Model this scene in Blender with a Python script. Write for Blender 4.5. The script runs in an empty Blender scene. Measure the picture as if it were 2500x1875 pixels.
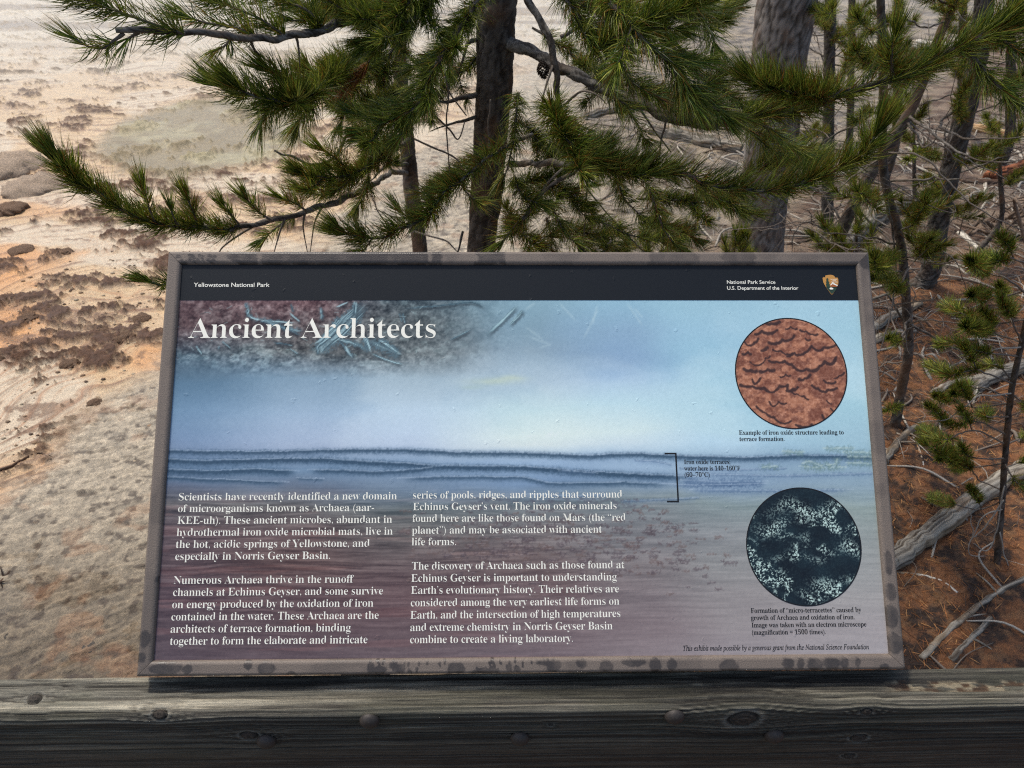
import bpy, math, random
import numpy as np
from mathutils import Vector, Matrix

random.seed(7)
rng = np.random.default_rng(11)
sc = bpy.context.scene
col = sc.collection
PI = math.pi

# ------------------------------------------------------------------ camera
F = 1733.0                      # focal length in pixels of the 2500 px wide photograph
CX, CY = 1250.0, 937.5
CAMZ = 1.60                     # eye height above the boardwalk deck (z = 0)
SLOPE = math.radians(45)        # the sign is mounted at 45 degrees
FW, FH = 1.067, 0.610           # 42 x 24 inch sign


def _cam_ray(x, y):
    return Vector(((x - CX) / F, -(y - CY) / F, -1.0))


_c = [_cam_ray(*p) for p in ((409, 614), (2122, 616), (2213, 1635), (331, 1653))]
_A = np.array([list(_c[0]), [-k for k in _c[1]], list(_c[2])]).T
_s = np.linalg.solve(_A, np.array(list(_c[3])))
_TL, _TR, _BR, _BL = _c[0] * _s[0], _c[1] * _s[1], _c[2] * _s[2], _c[3].copy()
_k = FW / (_TR - _TL).length
_TL, _TR, _BR, _BL = _TL * _k, _TR * _k, _BR * _k, _BL * _k
_ex = (_TR - _TL).normalized()
_n = _ex.cross(_TL - _BL).normalized()
_ey = _n.cross(_ex)
_P = Matrix((_ex, _ey, _n)).transposed()
_W = Matrix(((1, 0, 0), (0, math.cos(SLOPE), math.sin(SLOPE)), (0, -math.sin(SLOPE), math.cos(SLOPE)))).transposed()
RC = _W @ _P.transposed()       # camera to world rotation
CAM = Vector((0, 0, CAMZ))
cam = bpy.data.cameras.new('camera')
cam.sensor_width = 36
cam.lens = F / 2500 * 36
cam.clip_start = 0.02
cam.clip_end = 2000
cam.dof.use_dof = True
cam.dof.focus_distance = 1.15
cam.dof.aperture_fstop = 11
camo = bpy.data.objects.new('camera', cam)
col.objects.link(camo)
camo.matrix_world = Matrix.Translation(CAM) @ RC.to_4x4()
sc.camera = camo

# ------------------------------------------------------------------ light
SUN_EL, SUN_AZ = math.radians(64), math.radians(-52)     # azimuth from +Y towards +X; ahead and left
w = bpy.data.worlds.new('World')
sc.world = w
w.use_nodes = True
nt = w.node_tree
sky = nt.nodes.new('ShaderNodeTexSky')
sky.sky_type = 'NISHITA'
sky.sun_disc = False
sky.sun_elevation = SUN_EL
sky.sun_rotation = SUN_AZ
sky.air_density = 1.0
sky.dust_density = 3.0
sky.ozone_density = 1.0
bg = nt.nodes['Background']
bg.inputs[1].default_value = 0.13
nt.links.new(sky.outputs[0], bg.inputs[0])
sl = bpy.data.lights.new('sun', 'SUN')
sl.energy = 1.9
sl.angle = math.radians(6)
sl.color = (1.0, 0.95, 0.86)
slo = bpy.data.objects.new('sun', sl)
col.objects.link(slo)
_sd = Vector((math.sin(SUN_AZ) * math.cos(SUN_EL), math.cos(SUN_AZ) * math.cos(SUN_EL), math.sin(SUN_EL)))
slo.rotation_euler = _sd.to_track_quat('Z', 'Y').to_euler()
slo.location = _sd * 30
sc.view_settings.view_transform = 'Standard'
sc.view_settings.look = 'None'
sc.view_settings.gamma = 1
sc.view_settings.use_curve_mapping = False
sc.view_settings.exposure = 0.5
sc.cycles.use_denoising = False
sc.cycles.pixel_filter_type = 'BLACKMAN_HARRIS'
sc.cycles.filter_width = 1.15
sc.cycles.sample_clamp_indirect = 2
sc.cycles.sample_clamp_direct = 8

# ------------------------------------------------------------------ helpers
K = 2500 / 2212.0


def ray(u, v):
    """world direction through photograph pixel (2500 px wide)"""
    return (RC @ _cam_ray(u, v)).normalized()


def at(u, v, D):
    """point D metres ahead seen at (u, v), coordinates of the 2212 px wide view"""
    r = ray(u * K, v * K)
    return CAM + r * (D / r.y)


GZ = -0.60


def on_ground(u, v, h=0.0):
    r = ray(u * K, v * K)
    t = (GZ + h - CAM.z) / r.z
    p = CAM + r * t
    return p


def srgb(r, g, b):
    f = lambda c: c / 12.92 if c <= 0.04045 else ((c + 0.055) / 1.055) ** 2.4
    return (f(r / 255), f(g / 255), f(b / 255))


def lin(a):
    a = np.asarray(a, float) / 255.0
    return np.where(a <= 0.04045, a / 12.92, ((a + 0.055) / 1.055) ** 2.4)


def _hash(ix, iy, seed):
    h = (ix.astype(np.int64) * 374761393 + iy.astype(np.int64) * 668265263 + seed * 974634777) & 0x7fffffff
    h = ((h ^ (h >> 13)) * 1274126177) & 0x7fffffff
    h = (h ^ (h >> 16)) & 0xffff
    return h / 65535.0


def vnoise(x, y, seed=0):
    ix = np.floor(x); iy = np.floor(y)
    fx = x - ix; fy = y - iy
    fx = fx * fx * fx * (fx * (fx * 6 - 15) + 10)
    fy = fy * fy * fy * (fy * (fy * 6 - 15) + 10)
    a = _hash(ix, iy, seed); b = _hash(ix + 1, iy, seed)
    c = _hash(ix, iy + 1, seed); d = _hash(ix + 1, iy + 1, seed)
    return (a * (1 - fx) + b * fx) * (1 - fy) + (c * (1 - fx) + d * fx) * fy


def fbm(x, y, seed=0, o=4, g=0.5):
    s = 0; a = 1; t = 0
    for i in range(o):
        s = s + a * vnoise(x * 2 ** i + 17.3 * i, y * 2 ** i - 9.1 * i, seed + i * 31)
        t += a
        a *= g
    return s / t


def sstep(a, b, x):
    t = np.clip((x - a) / (b - a), 0, 1)
    return t * t * (3 - 2 * t)


def mix(a, b, t):
    t = np.asarray(t)
    if np.ndim(t) and np.ndim(a) > np.ndim(t) or (np.ndim(t) and np.ndim(b) >= 1 and np.shape(b) == (3,)):
        t = t[..., None]
    return a * (1 - t) + b * t


# ---- materials
def mat(name, color=(0.5, 0.5, 0.5), rough=0.7, spec=0.4, attr=None, noise=None, bump=None, metallic=0.0,
        coat=0.0, rough_attr=None):
    """noise=(scale, amount, stretch) multiplies the colour; bump=(scale, strength, distance, stretch)"""
    m = bpy.data.materials.new(name)
    m.use_nodes = True
    n, l = m.node_tree.nodes, m.node_tree.links
    b = n['Principled BSDF']
    b.inputs['Roughness'].default_value = rough
    b.inputs['Specular IOR Level'].default_value = spec
    b.inputs['Metallic'].default_value = metallic
    b.inputs['Coat Weight'].default_value = coat
    b.inputs['Coat Roughness'].default_value = 0.15
    if attr:
        a = n.new('ShaderNodeAttribute'); a.attribute_name = attr
        c = a.outputs['Color']
    else:
        a = n.new('ShaderNodeRGB'); a.outputs[0].default_value = (*color, 1)
        c = a.outputs[0]
    tc = n.new('ShaderNodeTexCoord')
    if noise:
        mp = n.new('ShaderNodeMapping'); mp.inputs['Scale'].default_value = noise[2] if len(noise) > 2 else (1, 1, 1)
        l.new(tc.outputs['Object'], mp.inputs[0])
        nz = n.new('ShaderNodeTexNoise'); nz.inputs['Scale'].default_value = noise[0]; nz.inputs['Detail'].default_value = 6
        nz.inputs['Roughness'].default_value = 0.65
        l.new(mp.outputs[0], nz.inputs[0])
        mr = n.new('ShaderNodeMapRange')
        mr.inputs['From Min'].default_value = 0.3; mr.inputs['From Max'].default_value = 0.7
        mr.inputs['To Min'].default_value = 1 - noise[1]; mr.inputs['To Max'].default_value = 1 + noise[1]
        l.new(nz.outputs[0], mr.inputs[0])
        vm = n.new('ShaderNodeVectorMath'); vm.operation = 'SCALE'
        l.new(c, vm.inputs[0]); l.new(mr.outputs[0], vm.inputs['Scale'])
        c = vm.outputs[0]
    l.new(c, b.inputs['Base Color'])
    if rough_attr:
        a2 = n.new('ShaderNodeAttribute'); a2.attribute_name = rough_attr
        l.new(a2.outputs['Fac'], b.inputs['Roughness'])
    if bump:
        mp = n.new('ShaderNodeMapping'); mp.inputs['Scale'].default_value = bump[3] if len(bump) > 3 else (1, 1, 1)
        l.new(tc.outputs['Object'], mp.inputs[0])
        nz = n.new('ShaderNodeTexNoise'); nz.inputs['Scale'].default_value = bump[0]; nz.inputs['Detail'].default_value = 8
        nz.inputs['Roughness'].default_value = 0.7
        l.new(mp.outputs[0], nz.inputs[0])
        bp = n.new('ShaderNodeBump'); bp.inputs['Strength'].default_value = bump[1]; bp.inputs['Distance'].default_value = bump[2]
        l.new(nz.outputs[0], bp.inputs['Height'])
        l.new(bp.outputs[0], b.inputs['Normal'])
    return m


def link(name, me, m=None, parent=None, mtx=None):
    o = bpy.data.objects.new(name, me)
    col.objects.link(o)
    if m is not None and me is not None and not me.materials:
        for q in (m if isinstance(m, (list, tuple)) else [m]):
            me.materials.append(q)
    if parent: o.parent = parent
    if mtx is not None: o.matrix_local = mtx
    return o


def mesh_np(name, V, Fq=None, Ft=None, colors=None, scal=None, smooth=False):
    """fast mesh from numpy arrays; Fq quads (n,4), Ft tris (n,3)"""
    me = bpy.data.meshes.new(name)
    V = np.asarray(V, np.float32)
    parts, starts, tot = [], [], 0
    me.vertices.add(len(V)); me.vertices.foreach_set('co', V.ravel())
    loops = []
    sizes = []
    if Fq is not None and len(Fq):
        loops.append(np.asarray(Fq, np.int32).ravel()); sizes.append(np.full(len(Fq), 4, np.int32))
    if Ft is not None and len(Ft):
        loops.append(np.asarray(Ft, np.int32).ravel()); sizes.append(np.full(len(Ft), 3, np.int32))
    loops = np.concatenate(loops); sizes = np.concatenate(sizes)
    me.loops.add(len(loops)); me.loops.foreach_set('vertex_index', loops)
    me.polygons.add(len(sizes))
    me.polygons.foreach_set('loop_start', np.concatenate([[0], np.cumsum(sizes)[:-1]]).astype(np.int32))
    if smooth: me.polygons.foreach_set('use_smooth', np.ones(len(sizes), bool))
    if colors is not None:
        a = me.color_attributes.new('tint', 'FLOAT_COLOR', 'POINT')
        c = np.ones((len(V), 4), np.float32); c[:, :3] = colors
        a.data.foreach_set('color', c.ravel())
    if scal is not None:
        for k, v in scal.items():
            a = me.attributes.new(k, 'FLOAT', 'POINT'); a.data.foreach_set('value', np.asarray(v, np.float32))
    me.update(calc_edges=True)
    me.validate()
    return me


def grid_faces(nr, nc):
    i = np.arange(nr - 1)[:, None] * nc + np.arange(nc - 1)[None, :]
    return np.stack([i, i + 1, i + nc + 1, i + nc], -1).reshape(-1, 4)


def thing(name, label, cat, loc=(0, 0, 0), group=None):
    o = bpy.data.objects.new(name, None); col.objects.link(o)
    o.empty_display_size = 0.1
    o.location = loc
    o['label'] = label; o['category'] = cat
    if group: o['group'] = group
    return o


def tag(o, label, cat, group=None):
    o['label'] = label; o['category'] = cat
    if group: o['group'] = group
    return o


def catmull(P, n):
    P = [Vector(p) for p in P]
    Q = [P[0] * 2 - P[1]] + P + [P[-1] * 2 - P[-2]]
    out = []
    for i in range(1, len(Q) - 2):
        for k in range(n):
            t = k / n
            a, b, c, d = Q[i - 1], Q[i], Q[i + 1], Q[i + 2]
            out.append(0.5 * ((2 * b) + (c - a) * t + (2 * a - 5 * b + 4 * c - d) * t * t + (3 * b - a - 3 * c + d) * t ** 3))
    out.append(P[-1])
    return out


def tube_arrays(pts, rads, sides=6, rough=0.0, seed=0, wob=0.0):
    """V, Fq of a tapered tube along pts with caps as fans collapsed; rough displaces the bark"""
    pts = np.array([list(p) for p in pts]); n = len(pts)
    T = np.gradient(pts, axis=0)
    T /= np.linalg.norm(T, axis=1)[:, None] + 1e-9
    up = np.array([0.3, -0.2, 1.0]) if abs(T[0][2]) < 0.8 else np.array([0, -1.0, 0.1])
    N = np.cross(T, up); N /= np.linalg.norm(N, axis=1)[:, None]
    B = np.cross(T, N)
    th = np.linspace(0, 2 * PI, sides, endpoint=False)
    r = np.asarray(rads, float)[:, None] * np.ones(sides)[None, :]
    if rough:
        L = np.concatenate([[0], np.cumsum(np.linalg.norm(np.diff(pts, axis=0), axis=1))])
        rr = float(np.mean(rads))
        nz = fbm(np.cos(th)[None, :] * 2.2 + 7 + np.sin(th)[None, :] * 1.1, (L / (rr * 2.0))[:, None] + 0 * th[None, :] + np.sin(th)[None, :] * 2, seed, 4)
        r = r * (1 + rough * (nz - 0.5) * 2)
    V = pts[:, None, :] + r[..., None] * (np.cos(th)[None, :, None] * N[:, None, :] + np.sin(th)[None, :, None] * B[:, None, :])
    V = V.reshape(-1, 3)
    i = np.arange(n - 1)[:, None] * sides + np.arange(sides)[None, :]
    j = np.arange(n - 1)[:, None] * sides + (np.arange(sides)[None, :] + 1) % sides
    Fq = np.stack([i, j, j + sides, i + sides], -1).reshape(-1, 4)
    c0 = len(V); V = np.vstack([V, pts[0], pts[-1]])
    k = np.arange(sides)
    Ft = np.vstack([np.stack([(k + 1) % sides, k, np.full(sides, c0)], -1),
                    np.stack([k + (n - 1) * sides, (k + 1) % sides + (n - 1) * sides, np.full(sides, c0 + 1)], -1)])
    return V, Fq, Ft


def merge(parts):
    Vs, Qs, Ts, Cs, off = [], [], [], [], 0
    for p in parts:
        V, Q, T = p[:3]
        Vs.append(V)
        if Q is not None and len(Q): Qs.append(np.asarray(Q) + off)
        if T is not None and len(T): Ts.append(np.asarray(T) + off)
        if len(p) > 3: Cs.append(p[3])
        off += len(V)
    return (np.vstack(Vs), np.vstack(Qs) if Qs else None, np.vstack(Ts) if Ts else None, np.vstack(Cs) if Cs else None)


def boxmesh(name, x0, x1, y0, y1, z0, z1, bev=0.0):
    import bmesh
    bm = bmesh.new()
    bmesh.ops.create_cube(bm, size=1)
    for v in bm.verts:
        v.co = Vector(((x0 + x1) / 2 + v.co.x * (x1 - x0), (y0 + y1) / 2 + v.co.y * (y1 - y0), (z0 + z1) / 2 + v.co.z * (z1 - z0)))
    if bev: bmesh.ops.bevel(bm, geom=bm.edges[:], offset=bev, segments=2, affect='EDGES')
    me = bpy.data.meshes.new(name); bm.to_mesh(me); bm.free()
    return me


# =================================================================== GROUND
def ground_h(x, y):
    """height of the terrain above GZ"""
    h = 0.05 * (fbm(x * 0.6 + 5, y * 0.6, 3, 3) - 0.5) * sstep(1, 4, y)
    forest = forest_mask(x, y)
    h = h + forest * (0.035 * fbm(x * 2.2, y * 2.2, 9, 4))
    h = h + 0.02 * (fbm(x * 5, y * 5, 13, 4) - 0.5) * (0.4 + 0.6 * forest)
    return h


def forest_mask(x, y):
    # boundary: bare sinter to the left, litter to the right
    b = 0.42 + 0.20 * y + 0.55 * sstep(3.5, 7, y) * (y - 3.5)
    return sstep(-0.25, 0.35, x - b + 0.7 * (fbm(x * 1.3, y * 1.3, 21, 3) - 0.5))


def gpt(u, v):
    p = on_ground(u, v)
    return p.x, p.y


rows = np.concatenate([np.linspace(-6, 0.6, 12)[:-1], np.linspace(0.6, 1.1, 14)[:-1], 1.1 * (24 / 1.1) ** np.linspace(0, 1, 860), 24 * (900 / 24) ** np.linspace(0, 1, 60)[1:]])
cs = np.linspace(-1, 1, 720)
cs = np.concatenate([[-14, -8, -5, -3, -2, -1.4], cs, [1.4, 2, 3, 5, 8, 14]])
GY = np.repeat(rows[:, None], len(cs), 1)
wid = 1.05 + 0.66 * np.clip(GY, 0.6, None)
GX = cs[None, :] * wid
gx, gy = GX, GY
fm = forest_mask(gx, gy)
# domain warp
wx = gx + 0.35 * (fbm(gx * 1.5, gy * 1.5, 41, 3) - 0.5)
wy = gy + 0.35 * (fbm(gx * 1.5, gy * 1.5, 57, 3) - 0.5)
C = np.zeros(gx.shape + (3,)) + lin((228, 202, 164))
# broad tone: pinkish cream, white runoff, orange
n1 = fbm(wx * 0.9, wy * 1.4, 61, 4)
C = mix(C, lin((232, 170, 106)), sstep(0.46, 0.62, n1) * 0.8 * sstep(7, 4, gy))
n2 = fbm(wx * 1.2 + 9, wy * 2.2, 71, 4)
C = mix(C, lin((228, 218, 200)), sstep(0.45, 0.62, n2) * 0.75)
# terracette ledges: contours of a warped field, running across the flow
tf = wy * 1.1 + 1.1 * fbm(wx * 0.8 + 3, wy * 0.8, 83, 4) - wx * 0.55
ph = (tf * 6.1 + .5 * fbm(wx * 3.5, wy * 3.5, 88, 4)) % 1.0
ledge = np.exp(-((ph - 0.5) / (0.060 + 0.05 * vnoise(wx * 4, wy * 4, 5))) ** 2) * sstep(0.38, 0.52, fbm(wx * 2.1, wy * 2.1, 95, 4))
ph2 = (tf * 11.7 + 0.6 * fbm(wx * 5, wy * 5, 8, 3)) % 1.0
ledge2 = np.exp(-((ph2 - 0.5) / 0.07) ** 2) * sstep(0.46, 0.62, fbm(wx * 3 + 4, wy * 3, 99, 4)) * sstep(7, 3, gy)
# brown crust patches
cr = fbm(wx * 3.2, wy * 4.6, 111, 6, 0.6)
px, py = gpt(190, 760)
d = np.hypot((gx - px) / 0.62, (gy - py + 0.25 * (gx - px)) / 0.22)
zone = np.exp(-d ** 2)
px, py = gpt(420, 470)
zone += 0.75 * np.exp(-np.hypot((gx - px) / 0.9, (gy - py) / 0.3) ** 2)
px, py = gpt(60, 600)
zone += 0.45 * np.exp(-np.hypot((gx - px) / 1.1, (gy - py) / 0.5) ** 2)
px, py = gpt(140, 250)
zone += 0.30 * np.exp(-np.hypot((gx - px) / 2.5, (gy - py) / 1.5) ** 2)
cr2 = fbm(wx * 16, wy * 24, 113, 4, .6)
crust = sstep(0.625, 0.70, cr + 0.12 * zone - 0.02 + .62 * (cr2 - .5)) * sstep(30, 10, gy)
C = mix(C, lin((168, 140, 118)), sstep(0.55, 0.66, cr + 0.13 * zone) * 0.5)
C = mix(C, lin((186, 128, 82)), np.clip(ledge2, 0, 1) * 0.65)
C = mix(C, lin((128, 84, 54)), np.clip(ledge, 0, 1) * 0.85 * (.5 + .6 * vnoise(wx * 9, wy * 9, 6)))
speck = sstep(.60, .68, fbm(wx * 13, wy * 19, 117, 4, .6)) * sstep(.42, .6, fbm(wx * 1.7, wy * 2.6, 119, 3) + .15 * zone)
C = mix(C, lin((124, 92, 66)), speck * .75 * sstep(16, 6, gy))
ph3 = (tf * 27 + 1.5 * fbm(wx * 6, wy * 6, 18, 3)) % 1.0
C = mix(C, lin((196, 150, 108)), np.exp(-((ph3 - .5) / .12) ** 2) * sstep(.40, .6, fbm(wx * 2.5 + 4, wy * 2.5, 199, 4)) * sstep(9, 4, gy) * .5)
# dark gravel in the near left, getting darker towards the rail
_a, _b = gpt(345, 790), gpt(-20, 1090)
_L = math.hypot(_b[0] - _a[0], _b[1] - _a[1]); _nx, _ny = (_b[1] - _a[1]) / _L, -(_b[0] - _a[0]) / _L
sd = (gx - _a[0]) * _nx + (gy - _a[1]) * _ny            # >0 or <0 on the rail side
sd = sd * (1 if (0 - _a[0]) * _nx + (0.5 - _a[1]) * _ny > 0 else -1)
gr = sstep(-0.22, 0.16, sd + 0.55 * (fbm(gx * 2.5, gy * 2.5, 131, 4) - 0.5))
gcol = mix(lin((186, 176, 158)) + 0 * C, lin((112, 100, 82)), sstep(2.4, 1.25, gy))
rip = fbm(gx * 14 + gy * 9 + .8 * fbm(gx * 6, gy * 6, 145, 3), gy * 60 - gx * 26 + 3 * fbm(gx * 5, gy * 5, 143, 3), 141, 4, .6)
spk = fbm(gx * 60, gy * 60, 151, 3)
gcol = gcol * (0.45 + 1.1 * rip[..., None]) * (0.55 + 0.9 * spk[..., None])
gcol = mix(gcol, lin((66, 52, 40)), sstep(.62, .72, fbm(gx * 24, gy * 30, 155, 3)) * .7)
gcol = mix(gcol, lin((176, 122, 78)), sstep(0.64, 0.74, fbm(gx * 5.3, gy * 7.3, 163, 5)) * 0.25)
C = mix(C, gcol, gr)
# grey green wet patch
px, py = gpt(450, 285)
dd = np.hypot((gx - px) / 1.15, (gy - py) / 1.6) + 0.5 * (fbm(gx * 1.6, gy * 1.6, 171, 4) - 0.5)
pt = sstep(1.0, 0.72, dd)
pc = mix(lin((150, 140, 112)) + 0 * C, lin((178, 173, 142)), sstep(0.4, 0.65, fbm(gx * 3, gy * 3, 173, 4)))
pc = pc * (0.80 + 0.4 * fbm(gx * 10, gy * 22, 181, 4)[..., None])
C = mix(C, pc, pt * 0.9)
C = mix(C, lin((96, 68, 48)) * (0.6 + 0.8 * spk[..., None]), crust * (1 - pt) * (1 - 0.85 * gr))
# far shore bands
band = fbm(gx * 0.12, gy * 1.1, 191, 4)
C = mix(C, lin((222, 218, 206)), sstep(7, 14, gy) * 0.85)
C = mix(C, lin((150, 138, 124)), sstep(0.56, 0.64, band) * sstep(9, 14, gy) * 0.55)
# forest floor: needle litter, bare grey soil behind the trees
L1 = fbm(gx * 14, gy * 14, 201, 5, 0.65)
fl = mix(lin((128, 84, 50)) + 0 * C, lin((58, 42, 30)), sstep(0.38, 0.6, L1))
fl = mix(fl, lin((136, 98, 64)), sstep(0.58, 0.72, fbm(gx * 30, gy * 30, 211, 3)) * 0.6)
gy_soil = mix(lin((128, 112, 94)) + 0 * C, lin((78, 62, 50)), sstep(0.4, 0.6, fbm(gx * 7, gy * 7, 221, 5)))
soilm = sstep(3.2, 4.6, gy + 0.9 * (fbm(gx * 1.1, gy * 1.1, 231, 3) - 0.5) - 0.35 * (gx - 1.8))
fl = mix(fl, gy_soil, soilm * 0.85)
C = C * (.86 + .28 * fbm(gx * 38, gy * 38, 251, 3)[..., None])
gsoil = mix(lin((156, 144, 126)) + 0 * C, lin((78, 66, 54)), sstep(.42, .62, fbm(gx * 5, gy * 8, 241, 5, .6)))
gsoil = gsoil * (.6 + .8 * fbm(gx * 22, gy * 30, 243, 3)[..., None])
gm = sstep(-.3, .5, gx - .05 - .10 * gy + .8 * (fbm(gx * 1.2, gy * 1.2, 247, 3) - .5)) * sstep(2.2, 3.2, gy) * sstep(30, 12, gy)
C = mix(C, gsoil, gm * .85)
C = mix(C * .73 * np.array((1.02, .95, .84)), fl * .95, fm)
GH = ground_h(gx, gy) + 0.032 * crust * (1 - gr) * (1 - fm) * (0.4 + spk) + 0.008 * np.clip(ledge, 0, 1) * (1 - fm) + 0.010 * rip * gr + 0.006 * spk * gr
GH = np.where(gy > 24, 0.0, GH)
Zg = GZ + GH
wet = np.clip(0.34 + 0.35 * n2 - 0.16 + 0.35 * crust + 0.25 * fm + 0.12 * gr + 0.2 * spk, 0.22, 0.95)
wet = np.where(fm > 0.5, 0.9, wet)
V = np.stack([gx, gy, Zg], -1).reshape(-1, 3)
me = mesh_np('ground', V, grid_faces(len(rows), len(cs)), colors=C.reshape(-1, 3), scal={'wet': wet.ravel()}, smooth=True)
m_ground = mat('ground_sinter', attr='tint', noise=(150, 0.36), bump=(90, .9, 0.009), rough_attr='wet', spec=0.5)
g = link('ground', me, m_ground)
g['kind'] = 'structure'


def gz(x, y):
    return GZ + float(ground_h(np.array([x]), np.array([y]))[0])


def ground_at(u, v):
    p = on_ground(u, v)
    return Vector((p.x, p.y, gz(p.x, p.y)))


# =================================================================== SIGN
BLw = CAM + RC @ _BL; BRw = CAM + RC @ _BR
O_ = (BLw + BRw) / 2                                     # middle of the bottom edge of the frame front
EX = Vector((1, 0, 0)); EY = Vector((0, math.cos(SLOPE), math.sin(SLOPE))); EN = Vector((0, -math.sin(SLOPE), math.cos(SLOPE)))
SIGN_G = Vector((O_.x, O_.y + 0.25, GZ))
PM = Matrix.Translation(O_ - SIGN_G) @ Matrix((EX, EY, EN)).transposed().to_4x4()
sign = thing('interpretive_sign', 'low slanted interpretive panel titled Ancient Architects in a rain-spotted brown frame behind the rail', 'sign', SIGN_G)

REC = 0.006          # panel recess


def pan(u, v, rec=REC):
    """panel-plane coordinates (metres, from the middle of the bottom edge) of source pixel u, v"""
    r = ray(u, v)
    o = O_ - EN * rec
    t = (o - CAM).dot(EN) / r.dot(EN)
    q = CAM + r * t - O_
    return q.dot(EX), q.dot(EY)


# ---- frame rails, mitred, with wet stains
FT = 0.0205          # face width of the frame


def rail_profile():
    # across (0 = outer edge, FT = inner edge), height
    p = [(0.0, -0.038), (0.0, -0.004), (0.0012, -0.0012), (0.004, 0.0)]
    p += [(FT - 0.0055, 0.0), (FT - 0.0022, -0.0010), (FT - 0.0004, -0.0035), (FT, -REC - 0.002)]
    return p


m_frame = bpy.data.materials.new('brown_powder_coat')
m_frame.use_nodes = True
n, l = m_frame.node_tree.nodes, m_frame.node_tree.links
b = n['Principled BSDF']
tc = n.new('ShaderNodeTexCoord')
at_ = n.new('ShaderNodeAttribute'); at_.attribute_name = 'stain'
nz = n.new('ShaderNodeTexNoise'); nz.inputs['Scale'].default_value = 600; nz.inputs['Detail'].default_value = 3
l.new(tc.outputs['Object'], nz.inputs[0])
mr = n.new('ShaderNodeMapRange'); mr.inputs['From Min'].default_value = .35; mr.inputs['From Max'].default_value = .65
mr.inputs['To Min'].default_value = 0.80; mr.inputs['To Max'].default_value = 1.2
l.new(nz.outputs[0], mr.inputs[0])
cm = n.new('ShaderNodeMix'); cm.data_type = 'RGBA'
cm.inputs[6].default_value = (*srgb(114, 102, 91), 1); cm.inputs[7].default_value = (*srgb(66, 59, 53), 1)
l.new(at_.outputs['Fac'], cm.inputs[0])
vm = n.new('ShaderNodeVectorMath'); vm.operation = 'SCALE'
l.new(cm.outputs[2], vm.inputs[0]); l.new(mr.outputs[0], vm.inputs['Scale'])
l.new(vm.outputs[0], b.inputs['Base Color'])
rr = n.new('ShaderNodeMapRange'); rr.inputs['To Min'].default_value = 0.62; rr.inputs['To Max'].default_value = 0.34
l.new(at_.outputs['Fac'], rr.inputs[0]); l.new(rr.outputs[0], b.inputs['Roughness'])
bp = n.new('ShaderNodeBump'); bp.inputs['Strength'].default_value = 0.5; bp.inputs['Distance'].default_value = 0.0008
l.new(nz.outputs[0], bp.inputs['Height']); l.new(bp.outputs[0], b.inputs['Normal'])


def stain_field(X, Y, side):
    s = np.zeros_like(X)
    wxx = X + 0.004 * (fbm(X * 220, Y * 220, 7, 3) - 0.5); wyy = Y + 0.004 * (fbm(X * 220, Y * 220, 9, 3) - 0.5)

    def blob(u, v, ru, rv, k=1.0):
        x, y = pan(u, v, 0)
        d = np.hypot((wxx - x) / ru, (wyy - y) / rv)
        np.maximum(s, k * sstep(1.08, 0.86, d), out=s)
    if side == 'top':
        for u0, u1, k in ((560, 630, 1), (640, 1045, .95), (1165, 1235, .9), (1590, 1700, .55), (1762, 1840, .7), (1052, 1075, .8)):
            x0, y0 = pan(u0, 632, 0); x1, _ = pan(u1, 632, 0)
            e = 0.022 * (fbm(X * 60 + u0, Y * 90, 3, 4) - 0.5)
            np.maximum(s, k * sstep(-0.003, 0.001, X + e - x0) * sstep(0.003, -0.001, X + e - x1) * sstep(-0.001, 0.003, Y + e - (y0 - 0.010) + 0.002), out=s)
        for q in range(26):
            blob(430 + rng.random() * 95, 622 + rng.random() * 22, .003, .003)
    if side == 'bottom':
        B = ((405, 1632, 40, 14), (457, 1635, 13, 11), (605, 1624, 10, 12), (650, 1632, 23, 14), (710, 1646, 13, 7),
             (905, 1628, 8, 14), (1180, 1640, 30, 9), (1115, 1632, 22, 13), (1262, 1633, 8, 9), (1340, 1618, 30, 7),
             (1352, 1628, 16, 14), (1420, 1620, 14, 10), (1480, 1628, 17, 13), (1548, 1618, 30, 9), (1600, 1625, 14, 17),
             (1640, 1622, 13, 14), (1780, 1628, 24, 16), (1925, 1620, 15, 13), (1955, 1620, 10, 12), (1990, 1622, 20, 15),
             (2030, 1620, 22, 13), (2062, 1618, 10, 12), (2095, 1618, 7, 10), (2160, 1630, 14, 9), (925, 1636, 20, 9),
             (975, 1632, 14, 10), (960, 1624, 10, 8), (1245, 1626, 6, 12), (1205, 1630, 5, 14))
        for u, v, a, c in B:
            blob(u, v, a * 0.00059, c * 0.00062, 0.9)
        for q in range(30):
            blob(900 + rng.random() * 400, 1612 + rng.random() * 30, .0018, .004)
    if side == 'right':
        for u, v, a, c in ((2170, 1375, 10, 30), (2176, 1445, 14, 22), (2176, 1505, 18, 28), (2185, 1570, 18, 25), (2135, 1350, 6, 14), (2118, 640, 22, 20)):
            blob(u, v, a * 0.0006, c * 0.0006, 0.8)
    if side == 'left':
        for u, v, a, c in ((352, 1560, 14, 20), (345, 1605, 12, 12), (392, 1415, 14, 8)):
            blob(u, v, a * 0.0006, c * 0.0006, 0.7)
    nzz = fbm(X * 18, Y * 18, 19, 4)
    return np.clip(s * (.55 + .7 * fbm(X * 90, Y * 90, 23, 4)) + 0.35 * sstep(0.5, 0.7, nzz), 0, 1)


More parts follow.
